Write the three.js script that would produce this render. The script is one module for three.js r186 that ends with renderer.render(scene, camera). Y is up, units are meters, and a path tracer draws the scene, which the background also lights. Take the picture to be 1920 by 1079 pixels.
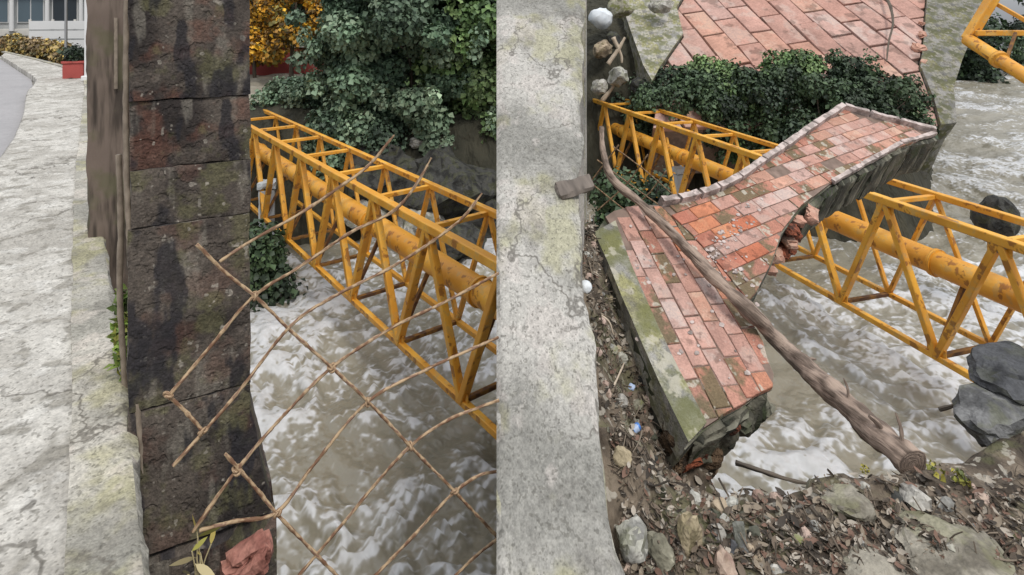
import * as THREE from 'three';
import { mergeGeometries, mergeVertices, toCreasedNormals } from 'three/addons/utils/BufferGeometryUtils.js';
import { RoundedBoxGeometry } from 'three/addons/geometries/RoundedBoxGeometry.js';
import { ImprovedNoise } from 'three/addons/math/ImprovedNoise.js';

// ---------------------------------------------------------------- camera, sky, sun, exposure
const scene = new THREE.Scene();
const F = 1150, HZ = 20, EYE = 1.6;                       // focal length in photo pixels, horizon row, eye height
const camera = new THREE.PerspectiveCamera(2 * Math.atan(539.5 / F) * 180 / Math.PI, 1920 / 1079, 0.1, 400);
camera.position.set(0, EYE, 0);
camera.lookAt(0, EYE, -10);
camera.setViewOffset(1920, 1079, 0, 539.5 - HZ, 1920, 1079);   // a lens shifted downwards keeps uprights parallel
scene.add(camera);
{
  const w = 64, h = 32, d = new Float32Array(w * h * 4);
  for (let j = 0; j < h; j++) for (let i = 0; i < w; i++) {
    const el = ((j + 0.5) / h - 0.5) * Math.PI, s = Math.max(0, Math.sin(el));
    const L = el > 0 ? 0.47 * (1 + 1.6 * s) : 0.12, k = (j * w + i) * 4;
    d[k] = L * 0.97; d[k + 1] = L; d[k + 2] = L * 1.05; d[k + 3] = 1;
  }
  const t = new THREE.DataTexture(d, w, h, THREE.RGBAFormat, THREE.FloatType);
  t.mapping = THREE.EquirectangularReflectionMapping; t.magFilter = THREE.LinearFilter; t.minFilter = THREE.LinearFilter; t.needsUpdate = true;
  scene.background = t; scene.environment = t;
}
const sun = new THREE.DirectionalLight(new THREE.Color(1, 0.955, 0.88), 1.5);
sun.position.set(9, 26, 7); sun.target.position.set(0, -1, -9);
sun.castShadow = true; sun.shadow.radius = 22; sun.shadow.mapSize.set(2048, 2048);
Object.assign(sun.shadow.camera, { left: -32, right: 32, top: 32, bottom: -32, near: 1, far: 110 });
scene.add(sun, sun.target);
const renderer = new THREE.WebGLRenderer({ antialias: true });
renderer.setSize(1024, 575);
renderer.toneMapping = THREE.LinearToneMapping;
renderer.toneMappingExposure = 1.16;
renderer.shadowMap.enabled = true;

// ---------------------------------------------------------------- helpers
let seed = 12345;
const rnd = () => { seed = (seed + 0x6D2B79F5) | 0; let t = Math.imul(seed ^ (seed >>> 15), 1 | seed); t = (t + Math.imul(t ^ (t >>> 7), 61 | t)) ^ t; return ((t ^ (t >>> 14)) >>> 0) / 4294967296; };
const rr = (a, b) => a + (b - a) * rnd();
const V = (x, y, z) => new THREE.Vector3(x, y, z);
const at = (px, py, z) => V((px - 960) * z / F, EYE - (py - HZ) * z / F, -z);      // photo pixel and distance to a place in metres
const sst = (a, b, x) => { const t = Math.min(1, Math.max(0, (x - a) / (b - a))); return t * t * (3 - 2 * t); };
const mix = (a, b, t) => a + (b - a) * t;
const mix3 = (a, b, t) => [mix(a[0], b[0], t), mix(a[1], b[1], t), mix(a[2], b[2], t)];
const IN = new ImprovedNoise();
const n3 = (x, y, z) => IN.noise(x + 31.7, y + 11.3, z + 57.1);
const fb3 = (x, y, z, o = 3) => { let s = 0, a = 1, f = 1; for (let i = 0; i < o; i++) { s += a * n3(x * f, y * f, z * f); a *= .5; f *= 2.03; } return s; };
// periodic value noise for textures
const HB = new Float32Array(65536); for (let i = 0; i < 65536; i++) HB[i] = rnd();
const hsh = (x, y, s) => HB[((x * 7919 + y * 104729 + s * 1299709 + ((x * 31) ^ (y * 17)) * 613) >>> 0) & 65535];
function vn(u, v, p, s = 0, q = p) {
  const x = u * p, y = v * q, xi = Math.floor(x), yi = Math.floor(y), fx = x - xi, fy = y - yi;
  const sx = fx * fx * (3 - 2 * fx), sy = fy * fy * (3 - 2 * fy), x0 = ((xi % p) + p) % p, x1 = (x0 + 1) % p, y0 = ((yi % q) + q) % q, y1 = (y0 + 1) % q;
  return mix(mix(hsh(x0, y0, s), hsh(x1, y0, s), sx), mix(hsh(x0, y1, s), hsh(x1, y1, s), sx), sy);
}
function fb(u, v, p, s = 0, o = 4, q = p) { let t = 0, a = .5, n = 0; for (let i = 0; i < o; i++) { t += a * vn(u, v, p, s + i * 13, q); n += a; a *= .55; p *= 2; q *= 2; } return t / n; }
const lin2s = c => { c = Math.min(1, Math.max(0, c)); return c <= .0031308 ? c * 12.92 * 255 : (1.055 * Math.pow(c, 1 / 2.4) - .055) * 255; };
function colTex(size, fn, metres = 1) {                     // fn gives linear colour
  const d = new Uint8Array(size * size * 4);
  for (let j = 0; j < size; j++) for (let i = 0; i < size; i++) { const c = fn((i + .5) / size, (j + .5) / size), k = (j * size + i) * 4; d[k] = lin2s(c[0]); d[k + 1] = lin2s(c[1]); d[k + 2] = lin2s(c[2]); d[k + 3] = 255; }
  return finTex(d, size, true, metres);
}
function greyTex(size, fn, metres = 1) {
  const d = new Uint8Array(size * size * 4);
  for (let j = 0; j < size; j++) for (let i = 0; i < size; i++) { const c = Math.min(255, Math.max(0, 255 * fn((i + .5) / size, (j + .5) / size))), k = (j * size + i) * 4; d[k] = d[k + 1] = d[k + 2] = c; d[k + 3] = 255; }
  return finTex(d, size, false, metres);
}
function finTex(d, size, srgb, metres) {
  const t = new THREE.DataTexture(d, size, size, THREE.RGBAFormat, THREE.UnsignedByteType);
  t.wrapS = t.wrapT = THREE.RepeatWrapping; t.magFilter = THREE.LinearFilter; t.minFilter = THREE.LinearMipmapLinearFilter; t.generateMipmaps = true;
  if (srgb) t.colorSpace = THREE.SRGBColorSpace;
  t.repeat.set(1 / metres, 1 / metres); t.needsUpdate = true; return t;
}
const std = o => new THREE.MeshStandardMaterial({ roughness: .9, side: THREE.DoubleSide, ...o });
const lc = (r, g, b) => new THREE.Color().setRGB(r, g, b);

const used = {};
function numbered(n) { const k = used[n] = (used[n] ?? -1) + 1; return k ? `${n}_${String(k).padStart(3, '0')}` : n; }
function tag(o, label, category, group, kind) { if (label) o.userData.label = label; if (category) o.userData.category = category; if (group) o.userData.group = group; if (kind) o.userData.kind = kind; return o; }
function thing(name, label, category, pos, turn = 0, group) { const o = new THREE.Group(); o.name = numbered(name); o.position.copy(pos); o.rotation.y = turn; scene.add(o); return tag(o, label, category, group); }
function mesh(name, geo, mat, parent = scene) { const m = new THREE.Mesh(geo, mat); m.name = parent === scene ? numbered(name) : name; m.castShadow = m.receiveShadow = true; parent.add(m); return m; }
const struct = (name, geo, mat) => tag(mesh(name, geo, mat), null, null, null, 'structure');
function boxUV(g, off = 0) {                                 // uv in metres from the dominant side of every triangle
  g = g.index ? g.toNonIndexed() : g; const p = g.attributes.position, uv = new Float32Array(p.count * 2), a = V(), b = V(), c = V();
  for (let i = 0; i < p.count; i += 3) {
    a.fromBufferAttribute(p, i); b.fromBufferAttribute(p, i + 1); c.fromBufferAttribute(p, i + 2);
    const n = b.clone().sub(a).cross(c.clone().sub(a)), ax = Math.abs(n.x), ay = Math.abs(n.y), az = Math.abs(n.z);
    [a, b, c].forEach((q, k) => { const u = ay >= ax && ay >= az ? [q.x, q.z] : ax >= az ? [q.z, q.y] : [q.x, q.y]; uv[(i + k) * 2] = u[0] + off; uv[(i + k) * 2 + 1] = u[1] + off * .37; });
  }
  g.setAttribute('uv', new THREE.BufferAttribute(uv, 2)); return g;
}
const crease = (g, a = .7) => { g.deleteAttribute('uv'); g.deleteAttribute('normal'); g = mergeVertices(g, 1e-5); return boxUV(toCreasedNormals(g, a), rr(0, 5)); };
function roughBox(w, h, d, cell, amp, chip = 0.02, taper = null) {
  const g = new THREE.BoxGeometry(w, h, d, Math.max(2, Math.round(w / cell)), Math.max(2, Math.round(h / cell)), Math.max(2, Math.round(d / cell)));
  const p = g.attributes.position, o = rr(0, 60), v = V();
  for (let i = 0; i < p.count; i++) {
    v.fromBufferAttribute(p, i);
    const ex = w / 2 - Math.abs(v.x), ey = h / 2 - Math.abs(v.y), ez = d / 2 - Math.abs(v.z), near = [ex, ey, ez].sort((a, b) => a - b)[1];
    const k = Math.max(0, 1 - near / (cell * 1.2)) * chip * (0.5 + Math.abs(fb3(v.x * 9 + o, v.y * 9, v.z * 9)) * 2.2);
    const q = v.clone(), l = v.length() || 1;
    q.addScaledVector(v, -k / l * 1.2);
    q.x += amp * fb3(v.x * 6 + o, v.y * 6, v.z * 6); q.y += amp * .6 * fb3(v.x * 6 + o + 9, v.y * 6, v.z * 6); q.z += amp * fb3(v.x * 6 + o, v.y * 6 + 7, v.z * 6);
    if (taper) taper(q);
    p.setXYZ(i, q.x, q.y, q.z);
  }
  return crease(g, .6);
}
function rockGeo(rx, ry, rz, detail = 3, rough = .18, cuts = 7) {
  const g0 = new THREE.IcosahedronGeometry(1, detail); g0.deleteAttribute('uv'); g0.deleteAttribute('normal'); const g = mergeVertices(g0, 1e-4);
  const p = g.attributes.position, o = rr(0, 90), v = V(), pl = [];
  for (let i = 0; i < cuts; i++) pl.push([V(rr(-1, 1), rr(-1, 1), rr(-1, 1)).normalize(), rr(.62, .9)]);
  for (let i = 0; i < p.count; i++) {
    v.fromBufferAttribute(p, i); const w0 = v.clone();
    for (const [n, dd] of pl) { const e = v.dot(n) - dd; if (e > 0) v.addScaledVector(n, -e); }
    v.multiplyScalar(1 + rough * fb3(w0.x * 1.7 + o, w0.y * 1.7, w0.z * 1.7, 4) + (detail > 2 ? .05 * fb3(w0.x * 6 + o, w0.y * 6, w0.z * 6, 3) : 0));
    p.setXYZ(i, v.x * rx, v.y * ry, v.z * rz);
  }
  return boxUV(toCreasedNormals(g, .55), o);
}
function tube(pts, rad, seg = 40, rs = 8, bump = 0, f = 20, caps = true) {   // round bar along points, rad(t) its radius
  const c = new THREE.CatmullRomCurve3(pts, false, 'centripetal'), fr = c.computeFrenetFrames(seg), P = [], U = [], I = [], o = rr(0, 50);
  const L = c.getLength();
  for (let i = 0; i <= seg; i++) { const t = i / seg, q = c.getPointAt(t), r0 = typeof rad === 'function' ? rad(t) : rad;
    for (let j = 0; j <= rs; j++) { const a = (j % rs) / rs * Math.PI * 2, dir = fr.normals[i].clone().multiplyScalar(Math.cos(a)).addScaledVector(fr.binormals[i], Math.sin(a));
      const b = q.clone().addScaledVector(dir, r0), r = r0 * (1 + bump * fb3(b.x * f + o, b.y * f, b.z * f, 3)); b.copy(q).addScaledVector(dir, r); P.push(b.x, b.y, b.z); U.push(j / rs * 2 * Math.PI * Math.max(r0, .02), t * L); } }
  for (let i = 0; i < seg; i++) for (let j = 0; j < rs; j++) { const a = i * (rs + 1) + j, b = a + rs + 1; I.push(a, b, a + 1, b, b + 1, a + 1); }
  if (caps) for (const i of [0, seg]) { const q = c.getPointAt(i / seg), k = P.length / 3; P.push(q.x, q.y, q.z); U.push(0, 0); for (let j = 0; j < rs; j++) { const a = i * (rs + 1) + j; i ? I.push(a, k, a + 1) : I.push(a, a + 1, k); } }
  const g = new THREE.BufferGeometry(); g.setAttribute('position', new THREE.Float32BufferAttribute(P, 3)); g.setAttribute('uv', new THREE.Float32BufferAttribute(U, 2)); g.setIndex(I); g.computeVertexNormals(); return g;
}
function bar(a, b, w, h) {                                    // square steel bar between two points
  const d = b.clone().sub(a), L = d.length(), g = new RoundedBoxGeometry(w, h, L, 1, Math.min(w, h) * .18), m = new THREE.Matrix4();
  const z = d.normalize(), x = Math.abs(z.y) > .95 ? V(1, 0, 0) : V(0, 1, 0).cross(z).normalize(), y = z.clone().cross(x).normalize(); x.copy(y.clone().cross(z));
  m.makeBasis(x, y, z).setPosition(a.clone().add(b).multiplyScalar(.5)); const u = boxUV(g, rr(0, 3)); u.applyMatrix4(m); return u;
}
function grid(x0, x1, nx, zs, hf, uvm = null) {
  const P = [], U = [], I = [], nz = zs.length;
  for (let j = 0; j < nz; j++) for (let i = 0; i <= nx; i++) { const z = zs[j], X = typeof x0 === 'function' ? mix(x0(z), x1(z), i / nx) : mix(x0, x1, i / nx), q = hf(X, z); if (Array.isArray(q)) P.push(...q); else P.push(X, q, -z); U.push(X, z); }
  for (let j = 0; j < nz - 1; j++) for (let i = 0; i < nx; i++) { const a = j * (nx + 1) + i, b = a + nx + 1; I.push(a, a + 1, b, b, a + 1, b + 1); }
  const g = new THREE.BufferGeometry(); g.setAttribute('position', new THREE.Float32BufferAttribute(P, 3)); g.setAttribute('uv', new THREE.Float32BufferAttribute(U, 2)); g.setIndex(I); g.computeVertexNormals(); return g;
}
const series = (a, b, n, e = 1) => Array.from({ length: n + 1 }, (_, i) => mix(a, b, Math.pow(i / n, e)));
function densify(poly, step) { const o = []; poly.forEach((p, i) => { const q = poly[(i + 1) % poly.length], L = p.distanceTo(q), n = Math.max(1, Math.round(L / step)); for (let k = 0; k < n; k++) o.push(p.clone().lerp(q, k / n)); }); return o; }
// a slab over a 2D outline (u, v) between heights; its sides broken and uneven
function slab(poly, top, bot, layers, jit, step = .07, shrink = 0) {
  const o = densify(poly, step), P = [], I = [], n = o.length, s = rr(0, 40); let cx = 0, cy = 0; o.forEach(p => { cx += p.x / n; cy += p.y / n; });
  for (let l = 0; l <= layers; l++) { const t = l / layers, y = mix(top, bot, t);
    o.forEach(p => { const j = jit * Math.min(1, t * 3 + .12), e = fb3(p.x * 5 + s, p.y * 5, t * 2.2, 3) * j, d = Math.hypot(p.x - cx, p.y - cy) || 1, k = 1 - (shrink * t + Math.abs(e)) / d; P.push(cx + (p.x - cx) * k, y + (l === layers ? fb3(p.x * 4, p.y * 4, s) * jit * .8 : 0), -(cy + (p.y - cy) * k)); }); }
  for (let l = 0; l < layers; l++) for (let i = 0; i < n; i++) { const a = l * n + i, b = l * n + (i + 1) % n; I.push(a, a + n, b, b, a + n, b + n); }
  const tri = THREE.ShapeUtils.triangulateShape(o, []);
  for (const [a, b, c] of tri) { I.push(a, b, c); I.push(layers * n + c, layers * n + b, layers * n + a); }
  const g = new THREE.BufferGeometry(); g.setAttribute('position', new THREE.Float32BufferAttribute(P, 3)); g.setIndex(I); return boxUV(toCreasedNormals(g, .6), s);
}
const area2 = p => { let s = 0; for (let i = 0; i < p.length; i++) { const q = p[(i + 1) % p.length]; s += p[i].x * q.y - q.x * p[i].y; } return s / 2; };
function clipConvex(sub, clip) {
  let out = sub; for (let i = 0; i < clip.length && out.length; i++) { const a = clip[i], b = clip[(i + 1) % clip.length], inn = out; out = []; const side = p => (b.x - a.x) * (p.y - a.y) - (b.y - a.y) * (p.x - a.x);
    for (let k = 0; k < inn.length; k++) { const p = inn[k], q = inn[(k + 1) % inn.length], sp = side(p), sq = side(q); if (sp >= 0) out.push(p); if ((sp >= 0) !== (sq >= 0)) out.push(p.clone().lerp(q, sp / (sp - sq))); } }
  const cl = []; for (const p of out) if (!cl.length || cl[cl.length - 1].distanceTo(p) > 1e-3) cl.push(p); if (cl.length > 1 && cl[0].distanceTo(cl[cl.length - 1]) < 1e-3) cl.pop(); return cl;
}
// pavers laid in courses over an outline: each one its own bevelled piece
function pavers(poly, ang, L, W, gap, thick, mats, parent, name = 'brick', lift = .006, skip = () => false, rag = 0) {
  if (area2(poly) < 0) poly = poly.slice().reverse();
  const ca = Math.cos(ang), sa = Math.sin(ang), R = (u, v) => new THREE.Vector2(u * ca - v * sa, u * sa + v * ca); let us = [], vs = [];
  poly.forEach(p => { us.push(p.x * ca + p.y * sa); vs.push(-p.x * sa + p.y * ca); });
  const u0 = Math.min(...us) - L, u1 = Math.max(...us), v0 = Math.min(...vs), v1 = Math.max(...vs); let row = 0, count = 0;
  for (let v = v0; v < v1; v += W, row++) { let u = u0 + (row % 2) * L * .5 + rr(0, .1) * L; while (u < u1) { const l = L * rr(.9, 1.08), g = gap / 2 * rr(.7, 1.5), j = rr(-.006, .006) * W / .12;
    const c = [R(u + g, v + g + j), R(u + l - g, v + g - j), R(u + l - g, v + W - g), R(u + g, v + W - g)]; u += l;
    const q = clipConvex(poly, c); if (q.length < 3 || Math.abs(area2(q)) < L * W * .06 || skip(q) || (rag && Math.abs(area2(q)) < L * W * .62 && rnd() < rag)) continue;
    const n = q.length, m = q.reduce((s, p) => s.add(p), new THREE.Vector2()).divideScalar(n), P = [], I = [], bv = thick * .13, dz = rr(-1, 1) * lift, tx = rr(-1, 1) * lift * 3, ty = rr(-1, 1) * lift * 3;
    for (const [k, y] of [[bv, 0], [0, -bv], [0, -thick]]) q.forEach(p => { const d = p.distanceTo(m) || 1, f = 1 - k / d; const X = m.x + (p.x - m.x) * f, Y = m.y + (p.y - m.y) * f; P.push(X, y + dz + tx * (p.x - m.x) + ty * (p.y - m.y), -Y); });
    for (let r = 0; r < 2; r++) for (let i = 0; i < n; i++) { const a = r * n + i, b = r * n + (i + 1) % n; I.push(a, a + n, b, b, a + n, b + n); }
    THREE.ShapeUtils.triangulateShape(q, []).forEach(t => I.push(...t));
    const geo = new THREE.BufferGeometry(); geo.setAttribute('position', new THREE.Float32BufferAttribute(P, 3)); geo.setIndex(I);
    mesh(name, boxUV(toCreasedNormals(geo, .4), rr(0, 7)), (ms => ms[Math.floor(rnd() * ms.length)])(typeof mats === 'function' ? mats(m) : mats), parent); count++; } }
  return count;
}

// ---------------------------------------------------------------- materials
const M = {};
{
  // pale rough pavement concrete
  const f = (u, v) => fb(u, v, 4, 1, 6), cr = (u, v) => fb(u + .03 * fb(u, v, 6, 50, 3), v, 9, 71, 4);
  const pit = (u, v) => sst(.60, .72, fb(u + .02 * fb(u, v, 9, 50, 3), v, 19, 71, 3)), crack = (u, v) => sst(.022, .006, Math.abs(fb(u, v, 5, 191, 6) - .5)) * sst(.45, .6, fb(u, v, 4, 195, 2));
  M.pavement = std({ map: colTex(2048, (u, v) => { const a = f(u, v), g = fb(u, v, 330, 9, 2), m = fb(u, v, 90, 19, 3); let c = mix3([.37, .35, .315], [.52, .50, .46], sst(.34, .66, fb(u, v, 9, 61, 6) * .6 + a * .4)); c = mix3(c, [.19, .175, .145], pit(u, v) * .62); c = mix3(c, [.60, .585, .55], .5 * sst(.60, .74, fb(u, v, 24, 83, 4))); c = mix3(c, [.14, .13, .11], .55 * sst(.67, .74, fb(u, v, 170, 87, 2))); c = mix3(c, [.10, .09, .075], crack(u, v) * .7); const k = .5 + .5 * g + .5 * m; return [c[0] * k, c[1] * k, c[2] * k]; }, 2.4), bumpMap: greyTex(1024, (u, v) => .55 - .35 * pit(u, v) + .25 * fb(u, v, 120, 9, 3) + .2 * fb(u, v, 20, 29, 3), 2.4), bumpScale: .016, roughness: .92 });
  // grey wall concrete with lichen
  const fw = (u, v) => fb(u, v, 3, 5, 6);
  const wallCol = (lichen, dark) => (u, v) => { const a = fw(u, v), sp = fb(u, v, 110, 3, 2); let c = mix3([.225, .22, .20], [.42, .405, .375], sst(.3, .7, a)); c = mix3(c, [.30, .285, .13], lichen * sst(.5, .72, fb(u, v, 7, 21, 5))); c = mix3(c, [.46, .42, .39], .5 * sst(.58, .72, fb(u, v, 11, 44, 4))); c = mix3(c, [.09, .08, .07], dark * sst(.56, .74, fb(u, v, 9, 64, 5))); c = mix3(c, [.10, .095, .08], .5 * sst(.68, .74, fb(u, v, 130, 187, 2))); c = mix3(c, [.12, .11, .095], .75 * sst(.016, .004, Math.abs(fb(u, v, 4, 91, 6) - .5)) * sst(.5, .62, fb(u, v, 3, 95, 2))); const k = .45 + .5 * sp + .6 * fb(u, v, 300, 7, 2); return c.map(x => x * k); };
  M.wallBump = greyTex(1024, (u, v) => .45 * fw(u, v) + .35 * fb(u, v, 50, 3, 3) + .2 * fb(u, v, 140, 8, 2), 1.6);
  M.wall = std({ map: colTex(2048, wallCol(.5, .3), 1.6), bumpMap: M.wallBump, bumpScale: .014 });
  M.moss = std({ map: colTex(1024, (u, v) => { let c = wallCol(.9, .5)(u, v); c = mix3(c, [.13, .135, .045], .75 * sst(.4, .62, fb(u, v, 6, 90, 5))); return mix3(c, [.5, .47, .38], .6 * sst(.6, .72, fb(u, v, 16, 93, 4))); }, 1.1), bumpMap: M.wallBump, bumpScale: .02 });
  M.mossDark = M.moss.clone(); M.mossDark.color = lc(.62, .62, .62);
  M.darkConcrete = std({ map: colTex(1024, (u, v) => { const st = fb(u, v, 26, 17, 3, 3); let c = mix3([.045, .045, .035], [.16, .15, .115], sst(.35, .7, fb(u, v, 5, 2, 5))); c = mix3(c, [.30, .29, .23], .6 * sst(.58, .75, st)); c = mix3(c, [.05, .07, .025], .6 * sst(.5, .7, fb(u, v, 7, 81, 4))); return c; }, 1.2), bumpMap: M.wallBump, bumpScale: .02 });
  // pillar stone: near black, rusty and streaked, with white lichen spots
  M.pillar = [0, 1, 2].map(i => std({ map: colTex(1024, (u, v) => {
    const st = fb(u, v, 18, 17 + i, 4, 4), a = fb(u, v, 4, 2 + i, 6); let c = mix3([.026, .020, .018], [.098, .080, .066], sst(.34, .68, a));
    c = mix3(c, [.20, .18, .15], .55 * sst(.56, .74, st)); c = mix3(c, [.16, .06, .036], (.2 + .2 * (i === 0)) * sst(.56, .70, fb(u, v, 6, 61 + i, 5)));
    c = mix3(c, [.12, .115, .05], .5 * sst(.54, .7, fb(u, v, 9, 41 + i * 7, 5))); c = mix3(c, [.30, .27, .23], .7 * sst(.74, .80, fb(u, v, 34, 29 + i, 3)));
    c = mix3(c, [.016, .015, .02], .8 * sst(.56, .68, fb(u, v, 12, 99 + i, 4, 5))); const k = .65 + .7 * fb(u, v, 90, 4, 2); return c.map(x => x * k * (.6 + .8 * fb(u, v, 260, 14, 2))); }, 1.0), bumpMap: greyTex(1024, (u, v) => .35 * fb(u, v, 8, 2 + i, 5) + .4 * fb(u, v, 30, 50 + i, 4) + .25 * fb(u, v, 120, 52, 2) - .3 * sst(.60, .7, fb(u, v, 26, 150 + i, 3)), 1.0), bumpScale: .013 }));
  // fired brick pavers, several tones
  const bk = [[.47, .235, .175], [.51, .275, .215], [.44, .25, .20], [.52, .26, .175], [.50, .31, .26], [.42, .215, .165]];
  const bb = greyTex(512, (u, v) => .5 * fb(u, v, 14, 6, 4) + .5 * fb(u, v, 60, 16, 3), .6);
  const bt = [0, 1].map(i => colTex(512, (u, v) => { let k = .62 + .65 * fb(u, v, 6, 11 + i, 5), c = [k, k, k]; c = mix3(c, [1.02, 1.25, 1.32], .8 * sst(.48, .66, fb(u, v, 7, 31 + i * 5, 5))); c = mix3(c, [.32, .33, .32], .6 * sst(.6, .72, fb(u, v, 10, 51 + i, 5))); return c.map(x => x * (.8 + .4 * fb(u, v, 80, 5, 2)) * .8); }, .7));
  M.bricks = bk.map((c, i) => std({ color: lc(mix(c[0], .36, .22) * 1.34, mix(c[1], .27, .22) * 1.36, mix(c[2], .24, .22) * 1.38), map: bt[i % 2], bumpMap: bb, bumpScale: .006 }));
  M.bricksDirty = [0, 1, 2, 3].map(i => std({ map: colTex(512, (u, v) => { let k = .6 + .7 * fb(u, v, 6, 211 + i, 5), b = bk[[5, 0, 2, 3][i]], c = [b[0] * .95 * k, b[1] * .85 * k, b[2] * .8 * k]; c = mix3(c, [.10, .10, .05], .8 * sst(.46, .62, fb(u, v, 5, 231 + i, 5))); c = mix3(c, [.46, .43, .36], .75 * sst(.60, .68, fb(u, v, 9, 251 + i, 4))); return c.map(x => x * (.7 + .6 * fb(u, v, 90, 5, 2))); }, .7), bumpMap: bb, bumpScale: .01 }));
  M.bricksRed = [[.46, .15, .08], [.50, .19, .10], [.40, .15, .10]].map((c, i) => std({ color: lc(c[0] * 1.3, c[1] * 1.3, c[2] * 1.3), map: bt[i % 2], bumpMap: bb, bumpScale: .008 }));
  M.flags = bk.map((c, i) => { const t = bt[i % 2].clone(), b = bb.clone(); t.repeat.set(.3, .3); b.repeat.set(.3, .3); t.needsUpdate = b.needsUpdate = true; return std({ color: lc(mix(c[0], .44, .3) * 1.25, mix(c[1], .29, .35) * 1.25, mix(c[2], .25, .35) * 1.25), map: t, bumpMap: b, bumpScale: .02 }); });
  M.mortar = std({ map: colTex(512, (u, v) => { const k = fb(u, v, 12, 3, 5); return mix3([.10, .07, .055], [.30, .215, .175], k); }, .8) });
  M.earth = std({ map: colTex(512, (u, v) => mix3([.035, .022, .014], [.17, .11, .065], sst(.3, .75, fb(u, v, 10, 3, 6))), .5), bumpMap: bb, bumpScale: .04 });
  M.redSoil = std({ map: colTex(512, (u, v) => mix3([.05, .02, .012], [.34, .10, .05], sst(.3, .75, fb(u, v, 10, 3, 5))), .6), bumpMap: bb, bumpScale: .03 });
  // yellow paint, worn and rusting
  M.yellow = std({ map: colTex(1024, (u, v) => { let c = mix3([.66, .30, .03], [.82, .43, .055], sst(.3, .7, fb(u, v, 4, 1, 5))); c = mix3(c, [.22, .075, .018], .75 * sst(.64, .72, fb(u, v, 9, 7, 6))); return mix3(c, [.38, .30, .16], .35 * sst(.58, .74, fb(u, v, 16, 27, 4))); }, 1.3), roughness: .5, bumpMap: greyTex(256, (u, v) => fb(u, v, 18, 3, 4), .6), bumpScale: .002 });
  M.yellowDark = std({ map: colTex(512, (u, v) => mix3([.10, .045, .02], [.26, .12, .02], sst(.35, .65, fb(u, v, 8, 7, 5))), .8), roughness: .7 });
  M.postWood = std({ map: colTex(512, (u, v) => { let c = mix3([.05, .038, .03], [.17, .13, .105], sst(.3, .7, fb(u, v, 22, 3, 4, 3))); return mix3(c, [.10, .10, .045], .5 * sst(.5, .7, fb(u, v, 6, 9, 4))); }, 1), bumpMap: greyTex(256, (u, v) => fb(u, v, 22, 3, 4, 3), 1), bumpScale: .01 });
  M.rust = std({ map: colTex(512, (u, v) => { let c = mix3([.17, .088, .048], [.44, .315, .19], sst(.34, .62, fb(u, v, 7, 7, 5))); return mix3(c, [.13, .05, .04], .7 * sst(.56, .7, fb(u, v, 11, 37, 4))); }, .28), roughness: .75 });
  M.rod = std({ map: colTex(256, (u, v) => mix3([.13, .10, .075], [.34, .28, .22], fb(u, v, 8, 7, 5)), .3), roughness: .7 });
  M.bark = std({ map: colTex(512, (u, v) => mix3([.11, .08, .062], [.37, .28, .225], sst(.3, .7, fb(u, v, 30, 3, 4, 4) * .6 + .4 * fb(u, v, 8, 13, 5))), .5), bumpMap: greyTex(512, (u, v) => fb(u, v, 30, 3, 4, 4), .5), bumpScale: .012 });
  M.trunk = std({ map: colTex(256, (u, v) => mix3([.045, .036, .028], [.16, .13, .10], fb(u, v, 20, 3, 4, 4)), 1), bumpMap: greyTex(256, (u, v) => fb(u, v, 20, 3, 4, 4), 1), bumpScale: .02 });
  M.soil = std({ map: colTex(1024, (u, v) => { let c = mix3([.05, .037, .026], [.19, .15, .11], sst(.3, .7, fb(u, v, 14, 3, 6))); c = mix3(c, [.36, .33, .28], .8 * sst(.62, .68, fb(u, v, 40, 8, 3))); return mix3(c, [.09, .10, .035], .5 * sst(.55, .7, fb(u, v, 7, 19, 5))); }, 1.5), bumpMap: greyTex(1024, (u, v) => .5 * fb(u, v, 20, 3, 5) + .5 * fb(u, v, 50, 8, 3), 1.5), bumpScale: .05 });
  M.grassy = std({ map: colTex(512, (u, v) => mix3([.014, .015, .009], [.06, .054, .034], fb(u, v, 20, 3, 6)), 6), bumpMap: greyTex(512, (u, v) => fb(u, v, 30, 3, 5), 6), bumpScale: .2 });  // bank soil, its colour darkened to carry the shade below the left trees
  M.dryGround = std({ map: colTex(512, (u, v) => mix3([.16, .14, .10], [.36, .33, .27], fb(u, v, 10, 3, 6)), 5), bumpMap: greyTex(256, (u, v) => fb(u, v, 30, 3, 5), 5), bumpScale: .05 });
  const rockT = greyTex(512, (u, v) => .6 * fb(u, v, 8, 3, 6) + .4 * fb(u, v, 40, 9, 3), .9);
  const rc = (a, b, m = 0) => std({ map: colTex(256, (u, v) => { let c = mix3(a, b, sst(.3, .7, fb(u, v, 7, 3, 6))); c = mix3(c, [.16, .17, .05], m * sst(.5, .68, fb(u, v, 6, 9, 4))); const k = .75 + .5 * fb(u, v, 60, 4, 2); return c.map(x => x * k); }, .7), bumpMap: rockT, bumpScale: .03 });
  M.rockGrey = rc([.20, .195, .18], [.44, .43, .39], .3); M.rockPale = rc([.23, .215, .19], [.46, .44, .40], .25); M.rockPink = rc([.27, .18, .145], [.46, .345, .29], .15); M.rockDark = rc([.014, .014, .013], [.055, .055, .05], .15); M.mudRock = rc([.13, .115, .09], [.30, .275, .225], .3); M.soilRock = rc([.05, .035, .022], [.16, .11, .07], .4); M.rockWet = rc([.025, .026, .029], [.075, .077, .083], .1); M.rockMoss = rc([.16, .15, .11], [.36, .34, .26], .9); M.rockTan = rc([.20, .155, .105], [.42, .335, .24], .25); M.rockSlate = rc([.075, .075, .076], [.19, .19, .19], .2); M.rockRed = rc([.22, .085, .065], [.42, .20, .155], 0);  // rockDark also holds the black shade of the hollow under the left trees
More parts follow.
